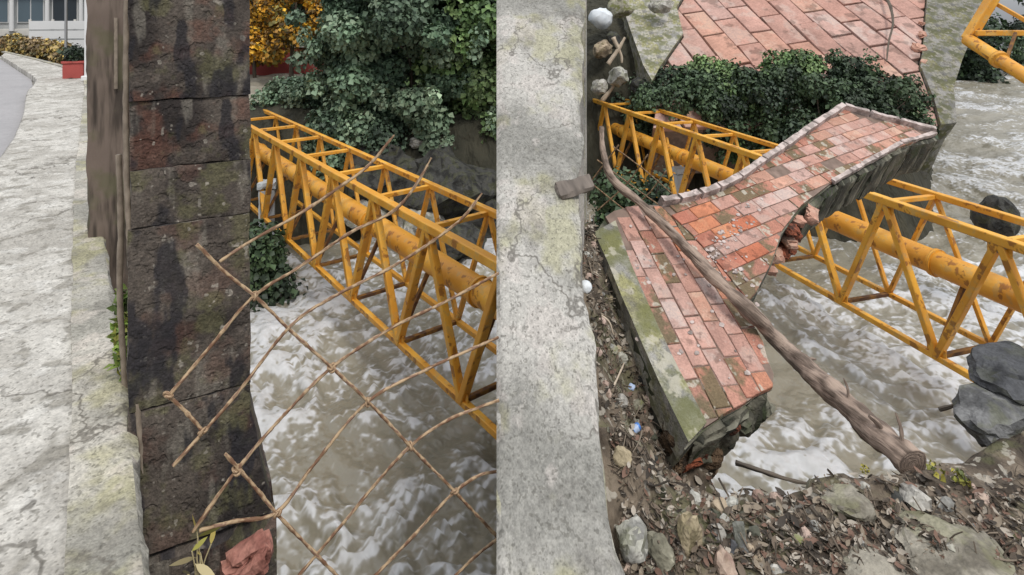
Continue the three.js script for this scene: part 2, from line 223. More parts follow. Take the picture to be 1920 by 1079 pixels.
  M.asphalt = std({ map: colTex(512, (u, v) => { const k = fb(u, v, 80, 3, 3), a = fb(u, v, 5, 8, 5); return mix3([.24, .235, .24], [.40, .385, .39], .5 * k + .5 * a); }, 3), bumpMap: greyTex(512, (u, v) => fb(u, v, 120, 3, 2), 3), bumpScale: .006 });
  M.white = std({ color: lc(.72, .72, .72), roughness: .5 }); M.carWhite = new THREE.MeshPhysicalMaterial({ color: lc(.75, .76, .78), roughness: .35, clearcoat: .8, side: THREE.DoubleSide });
  M.glass = std({ color: lc(.03, .04, .05), roughness: .12 }); M.shopGlass = std({ color: lc(.10, .14, .17), roughness: .2 }); M.tyre = std({ color: lc(.02, .02, .02) }); M.metal = std({ color: lc(.4, .4, .4), metalness: .8, roughness: .4 });
  M.redWall = std({ map: colTex(256, (u, v) => mix3([.30, .05, .045], [.44, .10, .085], fb(u, v, 8, 3, 5)), 3) }); M.cream = std({ map: colTex(256, (u, v) => mix3([.5, .48, .44], [.68, .66, .62], fb(u, v, 6, 3, 5)), 3) }); M.greyPlaster = std({ map: colTex(256, (u, v) => mix3([.30, .31, .31], [.45, .46, .46], fb(u, v, 6, 3, 5)), 3) });
  M.pier = std({ map: colTex(256, (u, v) => mix3([.36, .40, .43], [.56, .60, .63], fb(u, v, 6, 3, 5, 2)), 1) });
  M.leaf = std({ vertexColors: true, roughness: .62 }); 
  M.plasticBlue = std({ color: lc(.07, .22, .62), roughness: .35 }); M.plasticClear = std({ color: lc(.42, .52, .72), roughness: .3 }); M.plasticWhite = std({ map: colTex(256, (u, v) => mix3([.55, .60, .66], [.82, .85, .88], fb(u, v, 5, 3, 4)), .5), roughness: .55 });
  M.board = std({ map: colTex(256, (u, v) => mix3([.06, .05, .043], [.24, .20, .17], fb(u, v, 22, 3, 4, 3)), .5), roughness: .9 });
  M.paleWood = std({ map: colTex(256, (u, v) => mix3([.36, .27, .19], [.62, .53, .42], fb(u, v, 22, 3, 4, 3)), .4) });
  M.edging = std({ map: colTex(512, (u, v) => { let c = mix3([.30, .25, .23], [.56, .47, .44], sst(.3, .7, fb(u, v, 9, 3, 6))); return mix3(c, [.10, .08, .07], .6 * sst(.58, .7, fb(u, v, 12, 43, 4))); }, .6), bumpMap: bb, bumpScale: .008 });
}

// ---------------------------------------------------------------- the river
const TILE = 13;
const RV = (() => {
  const N = 2048, a = new Float32Array(N * N), b = new Float32Array(N * N);
  for (let j = 0; j < N; j++) for (let i = 0; i < N; i++) {
    const u = i / N, v = j / N, w1 = fb(u, v, 5, 3, 4) - .5, w2 = fb(u, v, 5, 23, 4) - .5, U = u + w1 * .22, W = v + w2 * .22;
    const r1 = 1 - Math.abs(2 * fb(U, W, 7, 40, 4) - 1), r2 = 1 - Math.abs(2 * fb(U + w2 * .1, W, 20, 60, 4) - 1), pa = fb(U, W, 4, 80, 4), fine = fb(U, W, 70, 90, 3);
    const r3 = 1 - Math.abs(2 * fb(U * 1 + w1 * .06, W + w2 * .06, 46, 160, 3) - 1), f2 = fb(u, v, 190, 55, 2);
    const s = sst(.38, .62, pa) * .62 + sst(.78, .97, r1) * .42 + sst(.74, .97, r2) * .34 + sst(.70, .98, r3) * .26 - .57 + (fine - .5) * .8 + (f2 - .5) * 1.1;
    a[j * N + i] = .75 * sst(.05, .75, s) + .25 * sst(.4, .5, s); b[j * N + i] = .36 * pa + .26 * r1 + .22 * r2 + .10 * r3 + .06 * fine;
  }
  const get = (A, x, z) => { let u = (x / TILE) % 1, v = (z / TILE) % 1; if (u < 0) u++; if (v < 0) v++; u *= N; v *= N; const i = Math.floor(u), j = Math.floor(v), fx = u - i, fy = v - j, q = (p, r) => A[(r % N) * N + p % N]; return mix(mix(q(i, j), q(i + 1, j), fx), mix(q(i, j + 1), q(i + 1, j + 1), fx), fy); };
  return { N, a, b, foam: (x, z) => get(a, x, z), h: (x, z) => get(b, x, z) };
})();
const RIVER = -3.4;
M.river = std({ map: (() => colTex(2048, (u, v) => { const i = Math.floor(u * RV.N), j = Math.floor(v * RV.N), f = RV.a[j * RV.N + i], k = fb(u, v, 9, 5, 4); return mix3(mix3([.20, .18, .135], [.31, .285, .225], k), [.68, .69, .715], f * mix(.55, 1, fb(u, v, 120, 77, 3)) ); }, TILE))(), roughness: .3, bumpMap: greyTex(1024, (u, v) => RV.b[Math.floor(v * RV.N) * RV.N + Math.floor(u * RV.N)] * .7 + .3 * fb(u, v, 110, 3, 3), TILE), bumpScale: .10 });
struct('river', grid(z => -4 - z * .75, z => 8 + z * 1.1, 330, series(2.2, 80, 380, 1.9), (x, z) => RIVER + (RV.h(x, z) - .5) * .62 + .05 * RV.foam(x, z) * (.4 + RV.h(x * 2.7 + 4, z * 2.7)) + (RV.h(x * 2.1 + 4, z * 2.1) - .5) * .16 + .12 * n3(x * .5, 0, z * .5)), M.river);

// ---------------------------------------------------------------- banks and ground
const shore = x => x < 9 ? 12.6 + 2.6 * sst(.8, 2, x) * (1 - sst(4.6, 6.6, x)) + .8 * n3(x * .35, 3, 0) + sst(-12, -5, x) * 0 : 12.6 + (x - 9) * 1.42 + .8 * n3(x * .35, 3, 0);
const ROAD_EDGE = [[-1.03, 1.74], [-1.62, 2.6], [-3.22, 4.84], [-6.1, 9], [-9.7, 14.15]];
function farH(x, z) {
  const t = z - shore(x), right = sst(.5, 2.5, x);
  let y = mix(-4.2, -.75, sst(-.4, 2.4, t)); 
  y += right * Math.min(5, Math.max(0, x < 9 ? z - 15.7 : t - 3.1)) * .66;
  y += sst(9, 46, t) * 17 * mix(.7, 1, right) + .18 * fb3(x * .6, 5, z * .6) * sst(-1, 2, t);
  if (x < -13) y = mix(y, -.55, sst(-13, -16, x)); 
  return y;
}
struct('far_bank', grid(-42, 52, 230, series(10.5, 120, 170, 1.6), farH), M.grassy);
{
  // land under the road on the left, with its retaining side
  const s = new THREE.Shape(); [[-.5, .9], [-1.08, 1.74], [-1.68, 2.6], [-3.25, 4.84], [-6.13, 9], [-9.75, 14.2], [-14, 19], [-40, 40], [-60, 40], [-60, -2], [-.5, -2]].forEach(([x, z], i) => i ? s.lineTo(x, z) : s.moveTo(x, z));
  const g = new THREE.ExtrudeGeometry(s, { depth: 4, bevelEnabled: false }); g.rotateX(-Math.PI / 2); g.translate(0, -4.16, 0);
  struct('ground', boxUV(g), M.wall);
  const r = new THREE.Shape(); [[-3.6, -1], [-4.4, 4.5], [-5.68, 6.8], [-7.36, 9.2], [-9.55, 12.27], [-12, 15.3], [-18, 21.6], [-38, 36], [-58, 36], [-58, -1]].forEach(([x, z], i) => i ? r.lineTo(x, z) : r.moveTo(x, z));
  const rg = new THREE.ShapeGeometry(r); rg.rotateX(-Math.PI / 2); rg.translate(0, -.12, 0); struct('road', boxUV(rg), M.asphalt);
  // pavement as a real sheet with a kerb drop
  const inner = [[-3.7, 1], [-4.5, 4.5], [-5.68, 6.8], [-7.36, 9.2], [-9.5, 12.0], [-10.6, 13.6], [-12, 15.3], [-18, 21.6]], outer = [[-.42, .85], [-1.04, 1.74], [-1.64, 2.6], [-3.24, 4.84], [-6.1, 9], [-9.7, 14.15], [-12.6, 17.4], [-19.7, 23.9]];
  const ci = new THREE.SplineCurve(inner.map(a => new THREE.Vector2(...a))), co = new THREE.SplineCurve(outer.map(a => new THREE.Vector2(...a))), P = [], U = [], I = [], nl = 260, nw = 46;
  for (let j = 0; j <= nl; j++) { const t = Math.pow(j / nl, 1.5), a = ci.getPoint(t), b = co.getPoint(t);
    for (let i = -1; i <= nw + 1; i++) { const k = Math.min(nw, Math.max(0, i)) / nw, x = mix(a.x, b.x, k), z = mix(a.y, b.y, k); let y = i < 0 || i > nw ? -.3 : -.02 * sst(.965, 1, k) * 1.4 - .015 * sst(.03, 0, k) + (.006 + .014 * (1 - sst(.55, .8, k))) * fb3(x * 2.2, 1, z * 2.2, 3); const e = i >= nw ? .03 * fb3(x * 3, 7, z * 3) : 0; P.push(x + e, y, -z); U.push(x, z); } }
  const W = nw + 3; for (let j = 0; j < nl; j++) for (let i = 0; i < W - 1; i++) { const a = j * W + i, b = a + W; I.push(a, a + 1, b, b, a + 1, b + 1); }
  const g2 = new THREE.BufferGeometry(); g2.setAttribute('position', new THREE.Float32BufferAttribute(P, 3)); g2.setAttribute('uv', new THREE.Float32BufferAttribute(U, 2)); g2.setIndex(I); g2.computeVertexNormals(); struct('sidewalk', g2, M.pavement);
  { const P = [], U = [], I = [], nw = 12, W = nw + 3; for (let j = 0; j <= nl; j++) { const t = Math.pow(j / nl, 1.5), b = co.getPoint(t), wd = .235 + .02 * fb3(b.y * 2, 4, 1); for (let i = -1; i <= nw + 1; i++) { const k = Math.min(nw, Math.max(0, i)) / nw, x = b.x + .012 - wd * (1 - k), z = b.y, e = i >= nw ? .022 * fb3(z * 4, 7, 2) + .010 * fb3(z * 15, 3, 2) : 0, y = i < 0 ? -.03 : i > nw ? -.5 : .022 - .03 * sst(.88, 1, k) + .006 * fb3(x * 8, 2, z * 8, 3) + (i >= nw ? .008 * fb3(z * 11, 1, 9) : 0); P.push(x + e, y, -z); U.push(x, z); } }
    for (let j = 0; j < nl; j++) for (let i = 0; i < W - 1; i++) { const a = j * W + i, b = a + W; I.push(a, a + 1, b, b, a + 1, b + 1); } const g = new THREE.BufferGeometry(); g.setAttribute('position', new THREE.Float32BufferAttribute(P, 3)); g.setIndex(I); M.kerb = M.wall.clone(); M.kerb.color = lc(1.1, 1.08, 1.03); struct('kerb', boxUV(toCreasedNormals(g, .7)), M.kerb); }
}
// near bank of rubble and soil on the right; the plane of the fallen deck bounds it
const dk = (() => {
  const A = at(1145, 400, 4.6), B = at(1300, 815, 3.2), C = at(1655, 222, 6.8), n = B.clone().sub(A).cross(C.clone().sub(A)).normalize(); if (n.y < 0) n.negate();
  const hit = (px, py) => { const d = at(px, py, 1).sub(V(0, EYE, 0)), k = A.clone().sub(V(0, EYE, 0)).dot(n) / d.dot(n); return V(0, EYE, 0).addScaledVector(d, k); };
  const eu = C.clone().sub(A).normalize(), ez = eu.clone().cross(n).normalize();     // local x along the branch, local z towards the viewer
  const loc = (px, py) => { const q = hit(px, py).sub(A); return new THREE.Vector2(q.dot(eu), -q.dot(ez)); };
  return { A, n, hit, eu, ez, loc, depth: (px, py) => -hit(px, py).z };
})();
const deckY = (x, z) => dk.A.y - (dk.n.x * (x - dk.A.x) + dk.n.z * (-z - dk.A.z)) / dk.n.y;
const wallY = z => -.43 + (z - 2.2) * .621, wallR = z => { const py = HZ + F * (EYE - wallY(z)) / z; const px = py > 900 ? mix(1142, 1165, sst(900, 1079, py)) : py > 400 ? mix(1082, 1142, (py - 400) / 500) : mix(1097, 1082, py / 400); return (px - 960) * z / F; };
function bankH(x, z) {
  const strip = Math.min(wallY(z) - .16, .02) * 1, xr = mix(.62, .92, sst(4.4, 2.9, z));
  const a = mix(strip, -3.9, sst(xr, xr + .8, x)) - sst(4.5, 5.4, z) * 4;
  const b = mix(-.52 + .10 * sst(2.2, 4, x), -3.9, sst(2.75 + .5 * sst(1.6, 3.2, x), 3.6 + .6 * sst(1.6, 3.2, x), z));
  let y = Math.max(a, b); y = Math.min(y, mix(-.50, deckY(x, z) - .17 - .25 * sst(.72, 1.0, x), sst(2.68, 3.0, z)) + .3 * sst(.72, .45, x) + 5 * sst(1.3, 1.7, x));
  return y + .05 * fb3(x * 2.4, 2, z * 2.4, 4) + .03 * fb3(x * 9, 2, z * 9, 2);
}
struct('rubble_bank', grid(-.05, 8, 260, series(1.0, 5.6, 190), bankH), M.soil);

// sloping concrete wall rising away between the two channels
{
  const t = thing('concrete_wall', 'broad grey lichen-spotted concrete wall top running up the middle beside the rubble', 'wall', V(.3, -4, -4));
  const zs = series(1.0, 7.4, 120), P = [], U = [], I = [], nx = 26, W = nx + 3;
  zs.forEach(z => { const l = (931 - 960) * z / F, r = wallR(Math.max(1.9, Math.min(5.6, z))) * (z > 5.6 ? z / 5.6 : 1); for (let i = -1; i <= nx + 1; i++) { const k = Math.min(nx, Math.max(0, i)) / nx, x = mix(l, r, k), e = k > .999 ? .035 * fb3(z * 3, 1, 4) + .012 * fb3(z * 14, 1, 4) : 0; const y = i < 0 || i > nx ? -4.2 : wallY(z) - .03 * sst(.93, 1, k) - .02 * sst(.05, 0, k) + .014 * fb3(x * 5, 3, z * 5, 3); P.push(x + e - .3, y + 4, -z + 4); U.push(x, z * 1.17); } });
  for (let j = 0; j < zs.length - 1; j++) for (let i = 0; i < W - 1; i++) { const a = j * W + i, b = a + W; I.push(a, a + 1, b, b, a + 1, b + 1); }
  const g = new THREE.BufferGeometry(); g.setAttribute('position', new THREE.Float32BufferAttribute(P, 3)); g.setAttribute('uv', new THREE.Float32BufferAttribute(U, 2)); g.setIndex(I); mesh('wall_body', boxUV(toCreasedNormals(g, .7)), M.wall, t);
}

// ---------------------------------------------------------------- the pillar, post and rod on the left
{
  const t = thing('stone_pillar', 'tall dark weathered stone pillar streaked with rust at the pavement edge', 'pillar', V(-1.253 - .21 * Math.sin(.481), -3.8, -2.403 - .21 * Math.cos(.481)), .481);
  const ys = [-3.8, -.43, .08, .776, .995, 1.256, 1.75, 2.7];
  for (let i = 0; i < ys.length - 1; i++) {
    const h = ys[i + 1] - ys[i], w = i === 0 ? .53 : .425;
    const g = roughBox(w, h - .0005, i === 0 ? .56 : .42, i === 0 ? .06 : .02, .007, i === 0 ? .04 : .004, i === 1 ? q => { const k = Math.pow(Math.max(0, .5 - q.y / h), 1.6); q.x += k * (q.x > 0 ? .085 : -.01); q.z += k * .06 * (q.z > 0 ? 1 : 0); } : null);
    const b = mesh('stone_block', g, M.pillar[[1, 2, 1, 2, 0, 0, 0][i]], t); b.position.set(i === 0 ? .042 : rr(-.004, .004), (ys[i] + ys[i + 1]) / 2 + 3.8, i === 0 ? .01 : rr(-.006, .006)); b.rotation.y = 0;
  }
  const p = thing('weathered_post', 'narrow brown-grey upright post standing behind the stone pillar', 'post', at(204, 445, 4.4).setY(-2.5), .5);
  const g = roughBox(.25, 5.5, .22, .05, .012, .02); mesh('post_shaft', g, M.postWood, p).position.y = 2.75;
  const c = mesh('conduit', tube([V(.05, 3.55, .125), V(.05, 3.8, .13), V(.05, 4.05, .125)], .012, 12, 8), M.rod, p); c.userData.label = 'short pale conduit clipped to the post';
  tag(mesh('steel_rod', tube([at(238, -40, 2.34), at(236, 150, 2.33), at(236, 300, 2.34), at(246, 520, 2.32), at(254, 700, 2.33), at(266, 880, 2.32), at(284, 1120, 2.31)], .0105, 80, 8, .25, 30), M.rod), 'long pale corroded rod running down the left edge of the stone pillar', 'rod');
  tag(mesh('steel_rod', tube([at(222, 290, 2.6), at(226, 420, 2.6), at(224, 545, 2.6), at(236, 760, 2.6)], .012, 30, 8, .2, 30), M.rod), 'thin dark rod in the gap just left of the stone pillar', 'rod');
}

// ---------------------------------------------------------------- rusty mesh of crossing wires
{
  const t = thing('wire_mesh', 'torn rusty diamond wire mesh hanging over the river beside the pillar', 'wire mesh', at(620, 800, 2.4));
  const o = t.position, Z = (px, py) => 2.10 + (px - 315) * .0009 + (740 - py) * .0002;
  const W = [
    [[410, 490], [470, 452], [560, 400], [640, 348], [690, 312], [740, 252]],
    [[315, 742], [395, 650], [476, 556], [560, 502], [660, 436], [740, 395], [780, 345], [810, 296]],
    [[325, 876], [440, 745], [552, 606], [640, 548], [735, 500], [830, 440], [870, 405], [905, 362]],
    [[362, 1000], [440, 886], [540, 770], [625, 688], [740, 612], [830, 570], [935, 512]],
    [[372, 996], [440, 978], [515, 962], [590, 872], [690, 752], [800, 694], [935, 634]],
    [[548, 1095], [640, 985], [768, 838], [840, 790], [935, 752]],
    [[690, 1095], [770, 1010], [852, 922], [900, 892], [935, 884]],
    [[840, 1095], [890, 1045], [935, 1010]],
    [[368, 458], [420, 508], [476, 556], [545, 620], [622, 690], [690, 754], [768, 838], [850, 922], [935, 1010]],
    [[315, 742], [350, 778], [380, 812]],
    [[420, 852], [468, 905], [520, 965], [590, 1038], [645, 1095]]];
  for (const w of W) {
    const L = w.length, geo = tube(w.map(([x, y]) => { const z = Z(x, y); return at(x, y, z).add(V(rr(-.003, .003), rr(-.003, .003), 0)).sub(o); }), s => .006 * (1 + .15 * Math.max(0, Math.sin(s * L * 5.2))) * (s > .97 && w[L - 1][1] < 500 ? .6 : 1), 20 * L, 7, .35, 40);
    mesh('wire', geo, M.rust, t);
  }
  for (const [x, y] of [[476, 556], [622, 690], [690, 754], [768, 838], [852, 922], [520, 963], [315, 742], [380, 810], [444, 882]]) { const k = mesh('wire_knot', new THREE.TorusKnotGeometry(.0105, .0052, 36, 6, 2, 3), M.rust, t); k.position.copy(at(x, y, Z(x, y)).sub(o)); k.rotation.set(rr(0, 3), rr(0, 3), rr(0, 3)); }
}

// ---------------------------------------------------------------- yellow pipe trusses
const boltGeo = new THREE.CylinderGeometry(.016, .016, .03, 6).rotateZ(Math.PI / 2);
function truss(label, near, far, ext, cut, extra) {          // near, far: (x, z) of the front top chord
  const dir = far.clone().sub(near).normalize(), L = ext, w = .85, yT = -.85, yB = -2.48, yP = -1.56;
  const t = thing('pipe_truss', label, 'truss', V(near.x, RIVER, near.y), Math.atan2(-dir.x, -dir.y), 'yellow pipe bridges over the river');
  // local frame: -z runs away along the truss, +x is the side facing away from the front
  const side = extra, P = (s, k, y) => V(side * k * w, y - RIVER, -s);
  const ch = [];
  for (const [k, y, a] of [[0, yT, .105], [1, yT, .085], [0, yB, .075], [1, yB, .07]]) mesh('chord', bar(P(-cut, k, y), P(L, k, y), a, a), M.yellow, t);
  const pipe = mesh('pipe', boxUV(new THREE.CylinderGeometry(.15, .15, L + cut, 28, 1).rotateX(Math.PI / 2).translate(side * w * .5, yP - RIVER, -(L - cut) / 2)), M.yellow, t);
  { const g = new THREE.CylinderGeometry(.15, .15, L + cut, 28, 1); pipe.geometry = g.rotateX(Math.PI / 2).translate(side * w * .5, yP - RIVER, -(L - cut) / 2); const uv = g.attributes.uv; for (let i = 0; i < uv.count; i++) uv.setXY(i, uv.getX(i) * .94, uv.getY(i) * (L + cut)); }
  const fl = new THREE.CylinderGeometry(.172, .172, .05, 28).rotateX(Math.PI / 2);
  for (let s = -cut + 1.1; s < L; s += 2.9) mesh('pipe_collar', fl, M.yellow, pipe).position.copy(P(s, .5, yP));
  const step = 1.42, n = Math.floor((L + cut) / step);
  for (let i = 0; i <= n; i++) {
    const s = -cut + .1 + i * step; if (s > L) break;
    for (const k of [0, 1]) { const m = k ? M.yellow : M.yellow, b = k ? .065 : .1;
      mesh('diagonal_brace', bar(P(s, k, yT), P(Math.min(L, s + step / 2), k, yB), b, b * .8), m, t);
      if (s + step <= L) mesh('diagonal_brace', bar(P(s + step / 2, k, yB), P(s + step, k, yT), b * .92, b * .8), m, t); }
    mesh('cross_strut', bar(P(s, 0, yT - .02), P(s, 1, yT - .02), .07, .06), M.yellow, t);
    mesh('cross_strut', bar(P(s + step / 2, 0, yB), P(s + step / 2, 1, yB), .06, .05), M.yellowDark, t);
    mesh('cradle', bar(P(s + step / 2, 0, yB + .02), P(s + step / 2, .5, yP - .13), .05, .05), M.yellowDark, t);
    mesh('gusset_plate', new RoundedBoxGeometry(.012, .2, .26, 1, .004).translate(...P(s, 0, yT - .05).toArray()), M.yellow, t);
    mesh('gusset_plate', new RoundedBoxGeometry(.012, .17, .24, 1, .004).translate(...P(s + step / 2, -.005, yB + .04).toArray()), M.yellow, t);
    for (const [dy, dz] of [[-.03, -.08], [-.03, .08], [-.1, 0]]) mesh('bolt', boltGeo, M.rod, t).position.copy(P(s + dz, -.02, yT + dy - .02));
  }
  return t;
}
truss('yellow steel pipe truss running from behind the pillar to the middle wall', new THREE.Vector2(-.21, -6.0), new THREE.Vector2(-5.45, -12.8), 18, .3, 1);
truss('yellow steel pipe truss passing under the fallen brick deck', new THREE.Vector2(5.19, -6.6), new THREE.Vector2(2.45, -16), 14, 3.0, 1);
{
  const mk = (label, px, py, z, top, w) => { const b = at(px, py, z); const t = thing('concrete_pier', label, 'pier', V(b.x, RIVER - .5, b.z), .3); mesh('pier_shaft', roughBox(w, top - RIVER + .5, w * .9, .12, .012, .02), M.pier, t).position.y = (top - RIVER + .5) / 2; mesh('pier_cap', roughBox(w * 1.25, .14, w * 1.2, .08, .008, .02), M.pier, t).position.y = top - RIVER + .5 + .07; };
  mk('pale blue-grey concrete pier under the left yellow truss', 500, 470, 12.3, -1.95, .30);
  mk('small pale concrete pier under the truss behind the fallen deck', 1274, 370, 13.4, -1.95, .22);
}

// ---------------------------------------------------------------- fallen brick footbridge deck
{
  const t = thing('footbridge_deck', 'collapsed red brick footbridge deck lying broken across the gap above the river', 'bridge deck', dk.A);
  t.quaternion.setFromRotationMatrix(new THREE.Matrix4().makeBasis(dk.eu, dk.n, dk.ez));
  const Q = a => a.map(([x, y]) => dk.loc(x, y));
  const kerbOut = [[1112, 442], [1138, 500], [1162, 560], [1196, 640], [1232, 722], [1288, 838]], kerbIn = [[1322, 800], [1270, 700], [1232, 620], [1206, 560], [1180, 500], [1152, 420]];
  const a = Q([[1136, 405], [1152, 394], [1190, 384], [1235, 383], [1300, 445], [1360, 510], [1402, 566], [1410, 600], [1432, 640], [1440, 672], [1452, 700], [1450, 725], [1420, 738], [1395, 757], [1360, 775], [1322, 800], [1270, 700], [1232, 620], [1206, 560], [1180, 500], [1152, 430]]);
  const b = Q([[1240, 384], [1300, 373], [1370, 346], [1430, 307], [1500, 257], [1580, 205], [1754, 249], [1650, 291], [1560, 341], [1502, 386], [1468, 430], [1448, 490], [1420, 545], [1404, 564], [1360, 506], [1300, 441]]);
  const fullA = Q([[1112, 442], [1136, 403], [1152, 392], [1190, 382], [1235, 381], [1330, 420], [1415, 560], [1412, 600], [1434, 640], [1442, 672], [1455, 700], [1453, 727], [1421, 741], [1395, 760], [1360, 778], [1322, 803], [1288, 838], [1232, 722], [1196, 640], [1162, 560], [1138, 500]]);
  const fullB = Q([[1238, 381], [1300, 370], [1370, 343], [1430, 304], [1500, 254], [1580, 202], [1758, 249], [1652, 293], [1562, 343], [1504, 388], [1470, 432], [1450, 492], [1422, 547], [1404, 566], [1330, 480]]);
  const orient = p => area2(p) < 0 ? p.slice().reverse() : p;
  mesh('slab', slab(orient(fullA), -.034, -.46, 8, .12), M.darkConcrete, t);
  mesh('slab', slab(orient(fullB), -.036, -.50, 7, .07), M.darkConcrete, t);
  const angA = Math.atan2(...(() => { const p = dk.loc(1206, 560), q = dk.loc(1322, 800); return [q.y - p.y, q.x - p.x]; })());
  const missing = q => { const m = q.reduce((s, p) => s.add(p), new THREE.Vector2()).divideScalar(q.length); return n3(m.x * 3.1, m.y * 3.1, 9) > .62; };
  const edgeDist = (p, poly) => { let d = 9; poly.forEach((q, i) => { const w = poly[(i + 1) % poly.length], e = w.clone().sub(q), t = Math.max(0, Math.min(1, p.clone().sub(q).dot(e) / e.lengthSq())); d = Math.min(d, p.distanceTo(q.clone().addScaledVector(e, t))); }); return d; };
  const hot = dk.loc(1345, 440), tip = dk.loc(1365, 715), top = dk.loc(1195, 480);
  const pick = poly => m => { const e = edgeDist(m, poly) + .05 * n3(m.x * 4, m.y * 4, 3); if (e < .085 && rnd() < .8) return M.bricksDirty; if ((m.distanceTo(tip) < .2 || m.distanceTo(top) < .24) && rnd() < .6) return M.bricksDirty; if (m.distanceTo(hot) < .5 && rnd() < .6) return M.bricksRed; return rnd() < .12 ? M.bricksDirty : M.bricks; };
  pavers(a, angA, .235, .115, .0065, .032, pick(a), t, 'brick', .0045, missing, .4);
  pavers(b, -.02, .25, .115, .006, .032, pick(b), t, 'brick', .0035, missing, .25);
  mesh('bedding', mergeGeometries([slab(orient(a), -.009, -.033, 1, .004), slab(orient(b), -.0095, -.0335, 1, .004)]), M.mortar, t);
  const kg = slab(orient(Q([...kerbOut, ...kerbIn])), .035, -.16, 4, .03, .05); tag(mesh('kerb', kg, M.moss, t), 'mossy concrete kerb along the left edge');
  // raised edging along the far side and end of the branch, and the near rim
  const strip = (pts, w, h, mat, nm) => { for (let i = 0; i < pts.length - 1; i++) { const p = dk.loc(...pts[i]), q = dk.loc(...pts[i + 1]), g = roughBox(p.distanceTo(q) - .004, h, w, .04, .006, .008); const m = mesh(nm, g, mat, t); m.position.set((p.x + q.x) / 2, h / 2 - .02, -(p.y + q.y) / 2); m.rotation.y = Math.atan2(q.y - p.y, q.x - p.x); } };
  strip([[1236, 383], [1270, 379], [1310, 369], [1345, 357], [1385, 337], [1430, 305], [1470, 278], [1525, 239], [1580, 203], [1630, 217], [1685, 231], [1754, 249]], .06, .085, M.edging, 'edging_stone');
  strip([[1754, 250], [1690, 269], [1640, 297], [1595, 322], [1560, 342]], .045, .045, M.edging, 'edging_stone');
  // broken ribs on the near side of the branch
  const fp = [[1758, 252], [1705, 263], [1672, 282], [1640, 300], [1606, 318], [1574, 337], [1544, 358], [1516, 380]];
  for (let i = 0; i < fp.length - 1; i++) { const p = dk.loc(...fp[i]), q = dk.loc(...fp[i + 1]), h = rr(.42, .52), g = roughBox(p.distanceTo(q) - .012, h, .07, .04, .012, .02); const m = mesh('side_panel', g, M.darkConcrete, t); m.position.set((p.x + q.x) / 2, -.03 - h / 2, -(p.y + q.y) / 2 + .012); m.rotation.y = Math.atan2(q.y - p.y, q.x - p.x); }
  // exposed brickwork where the deck snapped
  for (let i = 0; i < 16; i++) { const px = rr(1468, 1528), p = dk.loc(px, mix(432, 384, (px - 1468) / 60)), m = mesh('broken_brick', roughBox(rr(.10, .2), rr(.06, .1), .12, .03, .012, .02), i % 3 ? M.redSoil : M.bricks[3], t); m.position.set(p.x, -.08 - Math.floor(i / 4) * .10, -p.y + rr(-.02, .03)); m.rotation.set(rr(-.2, .2), rr(.4, 1.2), rr(-.2, .2)); }
  for (let i = 0; i < 15; i++) { const p = dk.loc(mix(1322, 1455, i / 14), mix(800, 724, i / 14)), m = mesh('broken_concrete', roughBox(rr(.1, .18), rr(.1, .2), .14, .03, .02, .03), i % 3 ? M.darkConcrete : M.redSoil, t); m.position.set(p.x, -.12 - rr(0, .22), -p.y - .03); m.rotation.set(rr(-.5, .5), rr(0, 3), rr(-.4, .4)); }
  for (const [px, py, w, h, d, dy, k] of [[1345, 790, .20, .36, .26, -.22, 0], [1395, 762, .20, .42, .24, -.25, 1], [1437, 735, .17, .34, .22, -.21, 0], [1370, 772, .26, .24, .22, -.40, 2], [1318, 806, .15, .30, .2, -.2, 2]]) { const p = dk.loc(px, py), m = mesh('broken_block', roughBox(w, h, d, .03, .028, .045), [M.darkConcrete, M.darkConcrete, M.earth][k], t); m.position.set(p.x - .03, dy, -p.y - .07); m.rotation.set(rr(-.12, .12), angA + rr(-.3, .3), rr(-.12, .12)); }
  // pale mortar crumbs lying over the joints
  const cr = []; for (let i = 0; i < 170; i++) { const hot = rnd() < .8, px = hot ? (rnd() < .55 ? 1395 + rr(-70, 70) : rnd() < .5 ? 1190 + rr(-40, 30) : 1360 + rr(-25, 30)) : rr(1180, 1440), py = hot ? (px > 1320 && px < 1480 && rnd() < .8 ? 600 - (px - 1200) * 1.0 + rr(-25, 25) + 10 : rr(480, 540)) : rr(420, 720); const p = dk.loc(px, py), s = .004 + .014 * Math.pow(rnd(), 2); const g = rockGeo(s * rr(.8, 1.6), s * .35, s, 1, .3, 3); g.translate(p.x, .004, -p.y); if (py > 640 || px < 1440) cr.push(g); }
  tag(mesh('mortar_crumbs', mergeGeometries(cr), M.edging, t), null, null, null, 'stuff');
}
// trunk lying over the deck
{
  const pts = [[1128, 240, 5.35], [1132, 290, 5.0], [1150, 338, 4.72], [1205, 385], [1262, 440], [1330, 510], [1400, 578], [1470, 650, 3.86], [1560, 735, 3.46], [1640, 806, 3.16], [1712, 872, 2.92]].map(([x, y, z]) => at(x, y, z ?? dk.depth(x, y) - .16));
  const t = thing('tree_trunk', 'long bare fallen tree trunk lying diagonally over the brick deck', 'trunk', pts[10].clone()); const o = t.position;
  mesh('log', tube(pts.map(p => p.clone().sub(o)), s => mix(.020, .072, Math.pow(s, 1.15)), 150, 16, .34, 6), M.bark, t);
  for (const [px, py, z, dx, dy, r] of [[1590, 760, 3.33, -8, -50, .010], [1692, 850, 2.98, -12, -75, .012], [1600, 770, 3.3, 35, 10, .016], [1500, 680, 3.7, 30, -6, .016], [1660, 825, 3.08, -30, -45, .02]]) { const a = at(px, py, z), b = at(px + dx, py + dy, z + .02), m = a.clone().lerp(b, .55).add(V(.012, .01, 0)); mesh('branch_stub', tube([a, m, b].map(p => p.clone().sub(o)), s => r * (1 - .65 * s), 14, 8, .4, 20), M.bark, t); }
}

